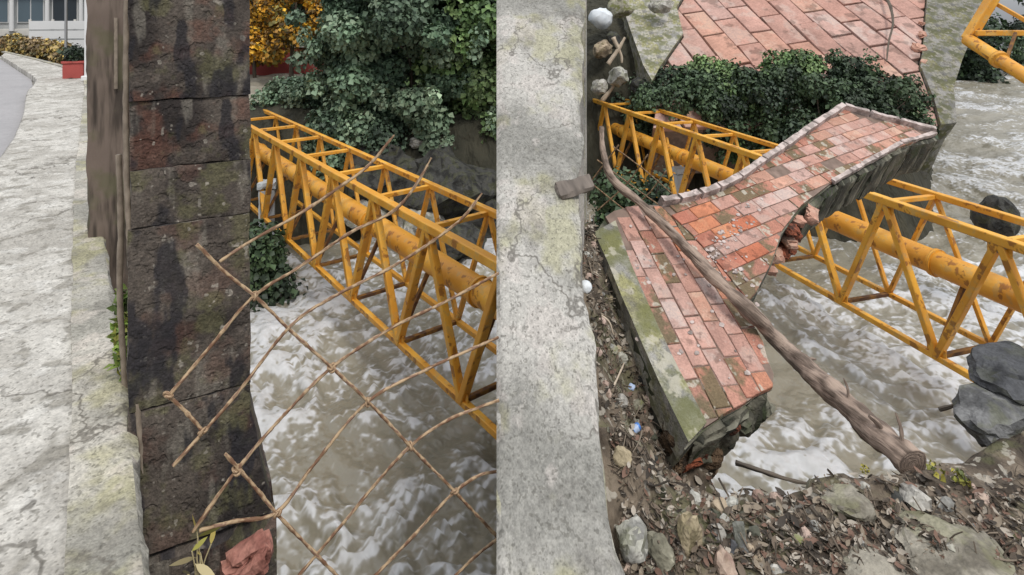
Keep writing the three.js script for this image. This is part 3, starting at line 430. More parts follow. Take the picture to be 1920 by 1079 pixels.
// ---------------------------------------------------------------- paved ramp on the far bank
{
  const A = at(1200, 170, 15.6), B = at(1740, 170, 15.6), C = at(1470, -10, 19.4), n = B.clone().sub(A).cross(C.clone().sub(A)).normalize(); if (n.y < 0) n.negate();
  const eu = B.clone().sub(A).normalize(), ez = eu.clone().cross(n).normalize(), E = V(0, EYE, 0);
  const loc = (px, py) => { const d = at(px, py, 1).sub(E), k = A.clone().sub(E).dot(n) / d.dot(n), q = E.clone().addScaledVector(d, k).sub(A); return new THREE.Vector2(q.dot(eu), -q.dot(ez)); };
  const t = thing('paved_ramp', 'sloping ramp of large pinkish paving slabs behind the bushes at the top', 'ramp', A);
  t.quaternion.setFromRotationMatrix(new THREE.Matrix4().makeBasis(eu, n, ez));
  const Q = a => { const p = a.map(c => loc(...c)); return area2(p) < 0 ? p.reverse() : p; };
  const main = [[1296, -24], [1738, -24], [1731, 60], [1723, 130], [1748, 190], [1760, 235], [1225, 240], [1240, 130], [1282, 70], [1270, 20]];
  mesh('ramp_base', slab(Q(main), -.1, -1.6, 4, .1, .3), M.mortar, t);
  pavers(Q(main), Math.atan2(...(() => { const p = loc(1290, 30), q = loc(1345, 95); return [q.y - p.y, q.x - p.x]; })()), 1.35, .72, .045, .11, M.flags, t, 'paving_slab', .012);
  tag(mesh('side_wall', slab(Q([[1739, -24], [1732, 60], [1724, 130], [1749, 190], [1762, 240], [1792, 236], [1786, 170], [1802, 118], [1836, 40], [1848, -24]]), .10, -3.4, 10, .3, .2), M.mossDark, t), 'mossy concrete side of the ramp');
  tag(mesh('side_wall', slab(Q([[1152, -24], [1180, 60], [1205, 130], [1222, 160], [1238, 130], [1280, 70], [1268, 20], [1294, -24]]), .14, -1.4, 6, .18, .2), M.moss, t), 'broken mossy edge of the ramp');
  for (const [x, y, s] of [[1728, 70, .24], [1722, 95, .3], [1730, 120, .2], [1726, 48, .18]]) { const p = loc(x, y), m = mesh('broken_brick', roughBox(s * 1.3, s * .7, s, .08, .03, .05), M.bricks[3], t); m.position.set(p.x, .08, -p.y); m.rotation.y = rr(0, 3); }
  const E2 = (px, py, h) => { const q = loc(px, py); return t.localToWorld(V(q.x, h, -q.y)); }; t.updateMatrixWorld(true);
  tag(mesh('dead_branch', tube([E2(1652, -10, .15), E2(1664, 30, .3), E2(1668, 62, .3), E2(1662, 90, .22), E2(1661, 120, .08)], s => .055 * (1 - .7 * s), 30, 8, .4, 4), M.trunk), 'thin dark dead branch lying down the pink paving slabs', 'branch');
}

// ---------------------------------------------------------------- yellow frame at the top right
{
  const a = at(1815, 74, 11), t = thing('pipe_gantry', 'yellow steel gantry with a bent post in the top right corner', 'gantry', a.clone().setY(-3.6)), o = t.position, L = p => p.clone().sub(o);
  const b = at(1960, 166, 9.4), c = at(1878, -30, 11), bx = b.clone().lerp(a, -.45);
  mesh('pipe', tube([L(a), L(a.clone().lerp(bx, .5)), L(bx)], .11, 20, 18), M.yellow, t);
  mesh('post', bar(L(a), L(c), .2, .16), M.yellow, t);
  mesh('cross_strut', bar(L(at(1828, 62, 10.9)), L(at(1940, 62, 10.9)), .13, .1), M.yellow, t);
  mesh('diagonal_brace', bar(L(at(1882, 128, 10.2)), L(at(1905, 62, 10.7)), .05, .05), M.yellowDark, t);
  mesh('diagonal_brace', bar(L(at(1870, 8, 11)), L(at(1935, 45, 10.6)), .09, .07), M.yellow, t);
  mesh('pipe_collar', tube([L(a.clone().lerp(b, .42)), L(a.clone().lerp(b, .47))], .145, 2, 18), M.yellow, t);
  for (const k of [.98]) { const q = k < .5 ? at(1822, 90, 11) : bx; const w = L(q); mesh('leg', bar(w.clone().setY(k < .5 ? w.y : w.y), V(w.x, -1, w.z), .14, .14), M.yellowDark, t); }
}

// ---------------------------------------------------------------- foliage
function leafMesh(clumps, count, size, pal, droop = .3, aspect = 2.2) {     // leaf-sized folded faces gathered in clumps
  const P = new Float32Array(count * 12), C = new Float32Array(count * 12), I = new Uint32Array(count * 6), d = V(), u = V(), w = V(), nn = V();
  let tot = 0; const cum = clumps.map(c => tot += Math.pow(c.r, 2.2));
  for (let i = 0; i < count; i++) {
    const pick = rnd() * tot; let k = 0; while (cum[k] < pick) k++; const c = clumps[k];
    d.set(rr(-1, 1), rr(-1, 1), rr(-1, 1)); while (d.lengthSq() > 1 || d.lengthSq() < .01) d.set(rr(-1, 1), rr(-1, 1), rr(-1, 1));
    const rad = Math.pow(d.length(), .55); d.normalize(); const q = d.clone().multiplyScalar(rad * c.r * (1 + .35 * fb3(d.x * 2 + c.s, d.y * 2, d.z * 2, 2))); q.y *= c.f; q.add(c.p);
    nn.copy(d).multiplyScalar(.7).add(V(rr(-1, 1), rr(-.2, 1.2), rr(-1, 1))).normalize(); u.set(rr(-1, 1), rr(-1, .4) - droop, rr(-1, 1)); u.addScaledVector(nn, -u.dot(nn)).normalize(); w.crossVectors(nn, u);
    const s = size * (.55 + .95 * rnd() * rnd() + .2 * rnd()), ww = s / aspect, fold = ww * .35; const b = [q.clone(), q.clone().addScaledVector(u, s * .5).addScaledVector(w, ww).addScaledVector(nn, fold), q.clone().addScaledVector(u, s).addScaledVector(nn, -s * .12), q.clone().addScaledVector(u, s * .5).addScaledVector(w, -ww).addScaledVector(nn, fold)];
    const pc = pal[Math.floor(Math.min(.999, Math.max(0, c.t + rr(-.28, .28))) * pal.length)], v = rr(.75, 1.25) * (c.v ??= rr(.6, 1.35));
    for (let j = 0; j < 4; j++) { const e = (i * 4 + j) * 3; P[e] = b[j].x; P[e + 1] = b[j].y; P[e + 2] = b[j].z; C[e] = pc[0] * v; C[e + 1] = pc[1] * v; C[e + 2] = pc[2] * v; }
    I.set([i * 4, i * 4 + 1, i * 4 + 2, i * 4, i * 4 + 2, i * 4 + 3], i * 6);
  }
  const g = new THREE.BufferGeometry(); g.setAttribute('position', new THREE.BufferAttribute(P, 3)); g.setAttribute('color', new THREE.BufferAttribute(C, 3)); g.setIndex(new THREE.BufferAttribute(I, 1)); g.computeVertexNormals(); return g;
}
const GREEN = [[.035, .062, .026], [.06, .105, .04], [.085, .15, .05], [.12, .20, .065], [.18, .26, .10]], BLUEGREEN = [[.05, .085, .052], [.09, .15, .09], [.14, .215, .13], [.18, .26, .165], [.26, .34, .22]], DARK = [[.022, .038, .022], [.035, .06, .03], [.05, .085, .038], [.07, .115, .05]], BLOSSOM = [[.14, .085, .025], [.50, .24, .015], [.62, .34, .02], [.20, .17, .04], [.36, .18, .02]], DRY = [[.16, .11, .055], [.28, .19, .09], [.36, .26, .10], [.12, .11, .05], [.42, .30, .08]], WEED = [[.08, .13, .02], [.14, .22, .04], [.2, .28, .05], [.3, .3, .06]];
function plant(name, label, cat, base, trunkH, lean, spread, n, cr, flat, count, size, pal, group, opts = {}) {
  const t = thing(name, label, cat, base, 0, group), cl = [], tops = [];
  if (trunkH > 0) {
    const top = V(lean[0], trunkH, lean[1]), mid = top.clone().multiplyScalar(.5).add(V(rr(-.1, .1), 0, rr(-.1, .1))), r = opts.r ?? trunkH * .035; mesh('trunk', tube([V(0, -.4, 0), mid, top, top.clone().add(V(rr(-.2, .2), spread[1] * .7, rr(-.2, .2)))], s => r * (1.15 - .85 * s), 26, 9, .25, 3), M.trunk, t);
    const nl = opts.limbs ?? 6; for (let i = 0; i < nl; i++) { const a = i / nl * 6.28 + rr(-.4, .4), s = rr(.45, 1), st = mid.clone().lerp(top, s), e = top.clone().add(V(Math.cos(a) * spread[0] * rr(.5, .85), rr(-.1, .8) * spread[1], Math.sin(a) * spread[2] * rr(.5, .85))); const m = st.clone().lerp(e, .5).add(V(0, .12 * spread[1], 0)); mesh('limb', tube([st, m, e], q => r * .5 * (1 - .8 * q), 16, 7, .2, 4), M.trunk, t); tops.push(e); }
  }
  const c0 = V(trunkH > 0 ? lean[0] : 0, trunkH, trunkH > 0 ? lean[1] : 0);
  for (let i = 0; i < n; i++) { const a = rnd() * 6.28, rad = Math.sqrt(rnd()), y = rr(opts.low ?? -.7, 1); const k = Math.sqrt(Math.max(.08, 1 - y * y * .8)); cl.push({ p: c0.clone().add(V(Math.cos(a) * rad * spread[0] * k, y * spread[1], Math.sin(a) * rad * spread[2] * k)), r: cr * rr(.55, 1.35), f: flat, s: rr(0, 50), t: rr(.1, .9) }); }
  for (let i = 0; i < n * .9; i++) { const a = rnd() * 6.28, y = rr(opts.low ?? -.7, 1), k = Math.sqrt(Math.max(.08, 1 - y * y * .8)) * rr(1, 1.3); cl.push({ p: c0.clone().add(V(Math.cos(a) * spread[0] * k, y * spread[1] * 1.12, Math.sin(a) * spread[2] * k)), r: cr * rr(.3, .6), f: rr(.7, 1.8), s: rr(0, 50), t: rr(.2, 1) }); }
  if (!trunkH) mesh('stem', mergeGeometries(Array.from({ length: 9 }, () => { const e = cl[Math.floor(rnd() * cl.length)].p.clone().multiplyScalar(1.12), m = e.clone().multiplyScalar(.5).add(V(0, -.1, 0)); return tube([V(rr(-.1, .1), -spread[1] * .8, rr(-.1, .1)), m, e], q => .03 * (1 - .7 * q), 10, 6, .2, 4); })), M.trunk, t);
  tops.forEach(e => cl.push({ p: e, r: cr * rr(.7, 1), f: flat, s: rr(0, 50), t: rr(.2, .9) }));
  mesh('crown', leafMesh(cl, count, size, pal, opts.droop ?? .3, opts.aspect ?? 2.2), M.leaf, t); return t;
}
const onFar = (px, z) => { const x = (px - 960) * z / F; return V(x, farH(x, z) - .05, -z); };
// left bank trees
plant('broadleaf_tree', 'big grey-green broadleaf tree leaning over the river left of the wall', 'tree', onFar(770, 15.4), 1.5, [.1, .9], [2.2, 2.3, 1.3], 60, .46, .75, 44000, .135, BLUEGREEN, null, { low: -.95 });
plant('broadleaf_tree', 'lighter drooping green tree right of the yellow blossom tree', 'tree', onFar(655, 15.2), 1.3, [.0, .6], [.95, 1.9, .9], 38, .36, .95, 26000, .12, BLUEGREEN, null, { low: -1, droop: .8, aspect: 3 });
plant('broadleaf_tree', 'dark green tree on the bank nearest the middle wall', 'tree', onFar(905, 15.8), 1.7, [0, .8], [1.3, 2.3, 1.2], 38, .5, .8, 22000, .15, GREEN, null, { low: -1 });
plant('broadleaf_tree', 'mid green tree filling the bank behind the big broadleaf tree', 'tree', onFar(840, 20), 2.6, [0, .3], [3.0, 2.6, 1.3], 44, .7, .8, 14000, .24, GREEN, null, { low: -1 });
plant('flowering_tree', 'thin tree covered in yellow-orange blossom beside the pillar', 'tree', onFar(546, 20), 1.75, [.1, 0], [1.45, 1.6, 1.2], 34, .34, .8, 5200, .15, BLOSSOM, null, { r: .08, low: -.5 });
plant('flowering_tree', 'yellow blossom tree half hidden by the pillar edge', 'tree', onFar(478, 21.5), 2.0, [-.1, 0], [1.0, 1.9, 1.0], 22, .34, .8, 3800, .15, BLOSSOM, null, { r: .07, low: -.7 });
plant('bush', 'low pale green bush under the blossom tree by the left truss', 'bush', onFar(560, 15.4), 0, [0, 0], [.9, .5, .5], 16, .32, .8, 7000, .10, BLUEGREEN, null, { low: -.1 });
plant('bush', 'drooping green bush overhanging the left truss', 'bush', onFar(665, 13.9).setY(-1.7), 0, [0, 0], [.85, .9, .5], 20, .38, .9, 10000, .11, BLUEGREEN, null, { low: -.5, droop: .7 });
plant('bush', 'dark bush at the water below the left truss beside the pillar', 'bush', V(-4.9, -3.1, -10.3), 0, [0, 0], [.9, .75, .7], 16, .45, .9, 5200, .12, DARK, null, { low: -.2 });
// right side bushes behind the truss and the deck
plant('bush', 'dark green bush left of the fallen deck under the truss', 'bush', at(1195, 420, 9.2), 0, [0, 0], [.55, .55, .5], 14, .3, .9, 3600, .1, DARK, null, { low: -.6 });
const rb = [[1440, 14.9, 'dark green bush directly above the bend of the truss', DARK, 1.2, 1.15], [1255, 15.6, 'dark low bush hanging just behind the top chord of the truss', DARK, .75, .75], [1330, 15.2, 'dark low bush behind the truss left of its bend', DARK, .8, .8], [1210, 17.0, 'dull green bush beside the top end of the truss', BLUEGREEN, .75, .5], [1590, 15.4, 'tall narrow dark bush between the two rounded bushes behind the deck', DARK, .75, 1.35], [1680, 15.8, 'dark bush at the lower right corner of the ramp', DARK, .55, .8], [1345, 16.0, 'grey-green bush behind the truss below the ramp', GREEN, 1.1, 1.15], [1300, 15.9, 'dull green bush where the truss meets the far bank', DARK, 1.15, .95], [1395, 15.2, 'rounded green bush between the truss bend and the ramp', GREEN, .8, 1.0], [1540, 14.2, 'dark bush behind the end of the fallen deck', DARK, 1.2, .9], [1640, 14.6, 'dark bush at the right end of the ramp', DARK, .95, .8], [1262, 16.6, 'dull bush at the left foot of the paved ramp', DARK, .6, .75], [1490, 15.6, 'mid green bush at the foot of the ramp centre', GREEN, .9, 1.3]];
for (const [px, z, label, pal, sx, sy] of rb) plant('bush', label, 'bush', onFar(px, z).setY(-1.0), 0, [0, 0], [sx, sy, .7], 26, .33, .85, 11000, .11, pal, null, { low: -.8, droop: .7, aspect: 2.8 });
// the wooded slope behind, one mass of green
{ const cl = []; for (const [px, z, h, t0] of [[620, 27, 4, .6], [720, 30, 5, .3], [830, 26, 4, .5], [930, 28, 5, .3], [1010, 25, 4, .5], [520, 33, 5, .5], [430, 31, 5, .3], [1120, 30, 4, .3], [1850, 48, 5, .2], [1780, 44, 4, .2], [1960, 54, 6, .2], [1700, 34, 4, .5], [2060, 56, 6, .3], [1500, 32, 5, .4], [1300, 31, 5, .4]]) { const b = onFar(px, z); for (let i = 0; i < 26; i++) { const a = rnd() * 6.28, q = Math.sqrt(rnd()), y = rr(-1, 1); cl.push({ p: b.clone().add(V(Math.cos(a) * q * 2.6, h * .7 + y * h * .55, Math.sin(a) * q * 2.2)), r: rr(.6, 1.3), f: .85, s: rr(0, 50), t: t0 + rr(-.2, .3) }); } }
  tag(mesh('woodland', leafMesh(cl, 70000, .34, DARK.concat(GREEN.slice(0, 2))), M.leaf), 'dark green wooded slope rising behind the river', 'woodland', null, 'stuff'); }
{ // rocks under the left trees; shade of the hollow is painted into the blackest
  const list = [[725, 345, 13.6, 1.2, .9, M.rockDark, 'boulder under the big broadleaf tree with the hollow shade painted into it'], [835, 350, 13.7, 1.4, 1.0, M.rockDark, 'broad boulder at the water under the overhanging branches, painted black for shade'], [905, 400, 13.6, .9, .6, M.rockDark, 'boulder at the waterline beside the middle wall, darkened to stand for shade'], [790, 425, 12.6, .6, .4, M.rockGrey, 'grey boulder in the river behind the left truss'], [690, 400, 13, .5, .35, M.rockGrey, 'small grey boulder behind the bend of the left truss'], [860, 455, 12, .55, .35, M.rockDark, 'low dark boulder in the foam behind the left truss'], [780, 268, 13.9, .16, .13, M.rockPale, 'small pale stone in the black hollow under the branches'], [1870, 420, 9.5, .35, .45, M.rockDark, 'dark boulder in the rapids right of the truss']];
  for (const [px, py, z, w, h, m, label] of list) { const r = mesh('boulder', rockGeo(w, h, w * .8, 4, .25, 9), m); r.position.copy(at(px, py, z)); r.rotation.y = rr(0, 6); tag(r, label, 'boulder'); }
}

// ---------------------------------------------------------------- far left: building, car, hedge, box, posts
{
  const b = thing('shop_building', 'pale low building with tall dark windows and white columns far left', 'building', V(-37, -.15, -41), .55);
  mesh('wall', boxUV(new THREE.BoxGeometry(26, 4.4, 8).translate(0, 2.2, -4.1)), M.greyPlaster, b);
  mesh('roof', boxUV(new RoundedBoxGeometry(27, .5, 9.4, 1, .04).translate(0, 4.6, -3.8)), M.cream, b);
  mesh('plinth', boxUV(new RoundedBoxGeometry(26.4, .5, .5, 1, .03).translate(0, .25, .2)), M.cream, b);
  for (let i = 0; i < 13; i++) { const x = -11.8 + i * 1.95, w = mesh('window', new RoundedBoxGeometry(1.5, 2.6, .1, 1, .02).translate(x, 2.2, -.04), M.white, b); for (const s of [-1, 1]) mesh('pane', new THREE.BoxGeometry(.66, 2.44, .03).translate(x + s * .36, 2.2, .03), i % 3 ? M.shopGlass : M.glass, w); mesh('column', new THREE.CylinderGeometry(.13, .15, 3.9, 14).translate(x + .97, 2.3, .5), M.white, b); }
  mesh('eave_beam', boxUV(new RoundedBoxGeometry(26.6, .35, .5, 1, .03).translate(0, 2.75 + .9, .55)), M.cream, b);
  // low white barrier in front of the building
  const c = thing('white_barrier', 'low white boarded barrier in front of the far building beside the white post', 'barrier', at(118, 92, 30).setY(-.12), .22);
  for (let i = 0; i < 3; i++) { mesh('board', roughBox(2.9, .40, .06, .15, .004, .006), M.white, c).position.set(0, 1.02 - i * .46, 0); if (i < 2) mesh('rail', boxUV(new RoundedBoxGeometry(2.9, .05, .09, 1, .01)), M.greyPlaster, c).position.set(0, .79 - i * .46, 0); }
  for (const x of [-1.45, -.48, .48, 1.45]) mesh('post', boxUV(new RoundedBoxGeometry(.1, 1.35, .1, 1, .012)), M.cream, c).position.set(x, .62, -.07);
  // hedge
  const pts = [[-8, 92, 25], [25, 96, 23.6], [60, 100, 22], [95, 107, 20.4], [122, 118, 18.6]], cl = []; const h = thing('dry_hedge', 'low dry brown and yellow hedge along the far end of the pavement', 'hedge', at(60, 110, 22).setY(0)), o = h.position;
  for (let i = 0; i < 90; i++) { const t = rnd() * 3.999, k = Math.floor(t), a = pts[k], b2 = pts[k + 1], f = t - k, z = mix(a[2], b2[2], f) + rr(0, .8); const p = at(mix(a[0], b2[0], f), 100, z); cl.push({ p: V(p.x, rr(-.05, .42), -z - .3).sub(o), r: rr(.18, .34), f: .9, s: rr(0, 30), t: rnd() }); }
  mesh('foliage', leafMesh(cl, 7000, .13, DRY), M.leaf, h); mesh('stem', mergeGeometries(cl.slice(0, 40).map(c => tube([V(c.p.x, -.2, c.p.z), c.p.clone()], .015, 2, 5))), M.trunk, h);
  const x = thing('planter_box', 'small red planter box with dark plants at the pavement corner', 'planter', at(140, 142, 14.6).setY(.0), .4);
  mesh('box', roughBox(.42, .36, .4, .08, .006, .01), M.redWall, x).position.y = .18; mesh('rim', roughBox(.47, .05, .45, .08, .004, .01), M.redWall, x).position.y = .385;
  const pc = []; for (let i = 0; i < 8; i++) pc.push({ p: V(rr(-.15, .15), rr(.45, .66), rr(-.15, .15)), r: .14, f: 1, s: i, t: rnd() * .5 }); mesh('foliage', leafMesh(pc, 700, .09, DARK), M.leaf, x);
  const q = at(167, 150, 14), w = thing('white_post', 'tall white post at the bend beside the weathered post', 'post', V(q.x, 0, q.z)); mesh('shaft', boxUV(new RoundedBoxGeometry(.15, 3.4, .15, 2, .02).translate(0, 1.7, 0)), M.white, w); mesh('base', boxUV(new RoundedBoxGeometry(.24, .12, .24, 2, .02).translate(0, .06, 0)), M.white, w);
  const q2 = at(123, 122, 17.6), w2 = thing('metal_pole', 'thin grey metal pole rising from the dry hedge', 'pole', V(q2.x, 0, q2.z)); mesh('shaft', new THREE.CylinderGeometry(.035, .04, 3.6, 10).translate(0, 1.8, 0), M.metal, w2);
  // red wall behind the blossom trees
  const rw = thing('garden_wall', 'low red painted wall beyond the blossom trees', 'wall', onFar(470, 22.5), .1); mesh('wall_face', roughBox(5.2, 1.1, .25, .3, .01, .02), M.redWall, rw).position.y = .5; mesh('coping', roughBox(5.3, .1, .36, .3, .006, .02), M.cream, rw).position.y = 1.1;
  const yp = struct('path', grid(z => (430 - 960) * z / F, z => (575 - 960) * z / F, 20, series(15.6, 22, 30), (x, z) => farH(x, z) + .03), M.dryGround);
}

// ---------------------------------------------------------------- loose things on the near rubble bank and beside it
const onBank = (px, py) => { const d = at(px, py, 1); let z = 1.6; for (; z < 6; z += .01) { const p = at(px, py, z); if (p.y < bankH(p.x, z)) break; } return at(px, py, z); };
const s0 = l => l.startsWith('small');
function rock(label, px, py, w, h, mat, cat = 'rock', group, p = null, det = 3) { const r = mesh(cat === 'boulder' ? 'boulder' : 'rock', rockGeo(w, h, w * rr(.7, .95), det, .22, 8), mat); r.position.copy(p ?? onBank(px, py)); r.position.y += h * (s0(label) ? .05 : .2); r.rotation.y = rr(0, 6); return tag(r, label, cat, group); }
rock('big wet dark grey boulder at the right edge above the rubble', 1905, 720, .30, .10, M.rockWet, 'boulder', null, at(1908, 705, 3.4), 4);
rock('smooth slate grey boulder below the dark one at the right edge', 1880, 800, .31, .12, M.rockSlate, 'boulder', null, at(1888, 795, 3.2), 4);
rock('pale grey stone at the foot of the wall near the bottom', 1185, 1015, .085, .075, M.rockGrey, 'rock', null, null, 4);
rock('mossy stone right of the pale stone at the bottom', 1240, 1045, .065, .07, M.rockMoss, 'rock', null, null, 4);
rock('pale tan upright stone at the bottom beside the mossy stone', 1292, 1020, .055, .10, M.rockTan);
rock('large tan and grey stone half buried near the bottom centre of the bank', 1590, 950, .11, .05, M.mudRock);
rock('dull pinkish stone near the bottom edge beside slate shards', 1355, 1062, .06, .05, M.rockPink);
rock('pale stone propping the lower tip of the deck', 1262, 845, .05, .07, M.rockMoss);
rock('dark earthy lump in the hollow under the broken deck end', 1330, 880, .10, .07, M.soilRock, 'rock', null, null, 4);
rock('brown stone just below the blue bottle', 1168, 868, .05, .05, M.rockTan);
rock('white stone among leaves right of the tan stone', 1715, 940, .065, .05, M.rockPale);
rock('broad mossy concrete lump at the bottom right corner', 1800, 1060, .26, .045, M.mudRock, 'boulder', null, null, 4);
rock('mossy concrete lump at the lower centre edge', 1640, 1075, .12, .04, M.mudRock);
for (let i = 0; i < 88; i++) { const strip = i < 36, px = strip ? 0 : rr(1170, 1915), py = strip ? rr(420, 880) : rr(905, 1075); const X = strip ? mix(1088, 1150, (py - 420) / 460) + rr(0, mix(24, 110, (py - 420) / 460)) : px; const s = rr(.012, .042); const ci = Math.floor(rnd() * 6), zone = strip ? (py < 540 ? 'at the top of the rubble strip above the white ball' : py < 660 ? 'in the rubble strip just below the white ball' : py < 770 ? 'in the rubble strip above the blue bottle' : 'in the rubble around the blue bottle') : X < 1290 ? 'in the litter at the foot of the wall' : X < 1450 ? 'in the litter around the slate shards' : X < 1600 ? 'in the litter left of the half buried stone' : X < 1720 ? 'in the litter below the trunk foot' : X < 1820 ? 'in the litter around the broad flat lump' : 'in the litter in the bottom right corner', cn = ['grey', 'pale', 'tan', 'dark', 'mossy', 'pinkish'][ci]; rock(`small ${cn} stone ${zone}`, X, py, s, s * .8, [M.rockGrey, M.rockPale, M.rockTan, M.rockDark, M.rockMoss, M.rockPink][ci], 'stone', `small ${cn} stones ${zone}`, null, 2).name = numbered('stone'); }
// far boulders beside the ramp
const ramp = (px, py) => { let z = 12; for (; z < 40; z += .05) { const p = at(px, py, z); if (p.y < farH(p.x, z)) break; } return at(px, py, z); };
{ const r = mesh('boulder', rockGeo(.34, .34, .34, 4, .08, 3), M.plasticWhite); r.position.copy(at(1126, 34, 17.5)); tag(r, 'round bluish-white boulder left of the paved ramp', 'boulder'); }
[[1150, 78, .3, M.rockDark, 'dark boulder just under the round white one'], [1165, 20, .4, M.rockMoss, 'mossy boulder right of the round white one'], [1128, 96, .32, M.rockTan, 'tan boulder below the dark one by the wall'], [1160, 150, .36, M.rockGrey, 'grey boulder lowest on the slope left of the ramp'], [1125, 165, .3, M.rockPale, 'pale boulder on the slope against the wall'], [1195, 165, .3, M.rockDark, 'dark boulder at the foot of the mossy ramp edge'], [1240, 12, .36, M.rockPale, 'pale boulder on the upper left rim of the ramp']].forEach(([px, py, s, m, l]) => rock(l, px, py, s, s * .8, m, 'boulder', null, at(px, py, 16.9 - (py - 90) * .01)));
[[[1140, 120], [1158, 95], [1172, 70]], [[1150, 70], [1165, 105], [1166, 118]], [[1128, 190], [1148, 165], [1160, 140]]].forEach((p, i) => tag(mesh('dead_branch', tube(p.map(([x, y]) => at(x, y, 16.4)), s => .07 * (1 - .6 * s), 14, 7, .3, 4), M.paleWood), ['pale stick on the slope below the round white boulder', 'pale crooked stick crossing beside the dark boulder', 'pale stick lowest on the slope by the wall'][i], 'branch'));
// mossy chunk and brick on the pillar foot
{ const r = mesh('broken_brick', roughBox(.17, .10, .12, .022, .02, .03), M.rockRed); r.position.copy(at(466, 1052, 2.14)); r.rotation.set(.2, .5, .12); tag(r, 'broken red brick lump at the foot of the stone pillar', 'brick'); }
{ const p = at(375, 1100, 2.12), t = thing('weed', 'dry yellow-leaved weed at the foot of the stone pillar', 'weed', p); const L = new THREE.Shape(); L.moveTo(0, 0); L.quadraticCurveTo(.022, .03, 0, .075); L.quadraticCurveTo(-.022, .03, 0, 0);
  const lg = new THREE.ShapeGeometry(L, 6), pos = lg.attributes.position; for (let i = 0; i < pos.count; i++) pos.setZ(i, .25 * Math.abs(pos.getX(i)) + 2 * pos.getY(i) * pos.getY(i)); lg.computeVertexNormals();
  const mats = [std({ color: lc(.52, .42, .12) }), std({ color: lc(.55, .47, .27) }), std({ color: lc(.36, .34, .08) })];
  for (let i = 0; i < 8; i++) { const e = V(rr(-.055, .055), rr(.07, .20), rr(-.02, .05)); mesh('stem', tube([V(0, -.04, 0), e.clone().multiplyScalar(.5).add(V(rr(-.01, .01), 0, 0)), e], .0024, 8, 5), mats[1], t); const l = mesh('leaf', lg, mats[i % 3], t); l.position.copy(e); l.rotation.set(rr(-.8, .6), rr(-.8, .8), rr(-2.2, 2.2)); l.scale.setScalar(rr(.7, 1.25)); } }
{ const cl = []; for (let i = 0; i < 9; i++) cl.push({ p: at(231 + rr(-3, 4), 560 + i * 16, 2.9 - i * .035).sub(at(232, 640, 2.7)), r: .03, f: 1.6, s: i, t: rr(.1, .9) }); const t = thing('weed', 'bright green weed in the gap left of the stone pillar', 'weed', at(232, 640, 2.7)); mesh('foliage', leafMesh(cl, 420, .05, WEED, -.8, 4), M.leaf, t); }
// bottle, ball, boards, slate shards, leaves
{ const p = onBank(1198, 806), t = thing('plastic_bottle', 'crushed blue plastic bottle lying by the lower deck kerb', 'bottle', p.add(V(0, .035, .02)), .5); t.rotation.set(.15, .4, 1.9);
  const pr = [[0, 0], [.016, 0], [.02, .008], [.02, .05], [.017, .06], [.02, .07], [.019, .1], [.008, .125], [.008, .14]].map(a => new THREE.Vector2(...a)), g = new THREE.LatheGeometry(pr, 18), q = g.attributes.position; for (let i = 0; i < q.count; i++) { const k = 1 + .3 * n3(q.getX(i) * 40, q.getY(i) * 30, q.getZ(i) * 40); q.setX(i, q.getX(i) * k); q.setZ(i, q.getZ(i) * k); } g.computeVertexNormals(); mesh('bottle_body', g, M.plasticBlue, t); mesh('cap', new THREE.CylinderGeometry(.0105, .0105, .014, 14).translate(0, .145, 0), M.plasticClear, t); mesh('label_band', new THREE.CylinderGeometry(.0215, .0215, .03, 18, 1, true).translate(0, .028, 0), M.plasticClear, t); }
{ const r = mesh('plastic_ball', rockGeo(.042, .04, .042, 4, .06, 4), M.plasticWhite); r.position.copy(onBank(1098, 545).add(V(0, .02, 0))); tag(r, 'dented bluish-white plastic ball beside the upper deck kerb', 'ball'); }
{ const r = mesh('plastic_scrap', roughBox(.05, .012, .06, .012, .01, .01), M.plasticClear); r.position.copy(onBank(1186, 735).add(V(0, .02, 0))); r.rotation.set(.3, 1, .4); tag(r, 'grey-blue scrap of plastic in the rubble beside the deck kerb', 'scrap'); }
{ const r = mesh('broken_board', roughBox(.24, .045, .13, .02, .012, .012), M.board); r.position.copy(at(1078, 350, 3.72)); r.rotation.set(.45, .25, .12); tag(r, 'dark broken timber board lying over the wall edge', 'board'); }
[[1388, 1030, .05, .11, 'tall grey slate shard at the bottom edge of the bank'], [1412, 1008, .06, .05, 'small grey slate shard leaning beside the tall one'], [1372, 1045, .03, .07, 'dark slate shard left of the tall one']].forEach(([x, y, w, h, l], i) => { const r = mesh('slate_shard', roughBox(w, h, .018, .012, .006, .008), i === 2 ? M.rockWet : M.rockSlate); r.position.copy(onBank(x, y).add(V(0, h * .4, 0))); r.rotation.set(-.4, rr(-.4, .4), rr(-.5, .5)); tag(r, l, 'shard'); });
[[[1762, 768, 3.4], [1785, 762, 3.36], [1815, 752, 3.3]], [[1380, 868, 2.95], [1500, 905, 2.9], [1590, 912, 2.85]], [[1320, 960, 2.55], [1345, 1000, 2.5], [1372, 1030, 2.45]], [[1520, 950, 2.6], [1545, 980, 2.55], [1575, 1005, 2.5]], [[1870, 880, 2.9], [1895, 905, 2.86], [1930, 925, 2.8]]].forEach((p, i) => tag(mesh('stick', tube(p.map(q => at(...q)), s => .011 * (1 - .5 * s), 16, 7, .4, 20), i === 2 ? M.rod : M.trunk), ['short black stick poking out over the foam at the right boulders', 'dark stick along the water edge of the bank', 'thin grey stick beside the slate shards', 'dark stick leaning by the large tan stone', 'dark stick on the bank at the right edge'][i], 'stick'));
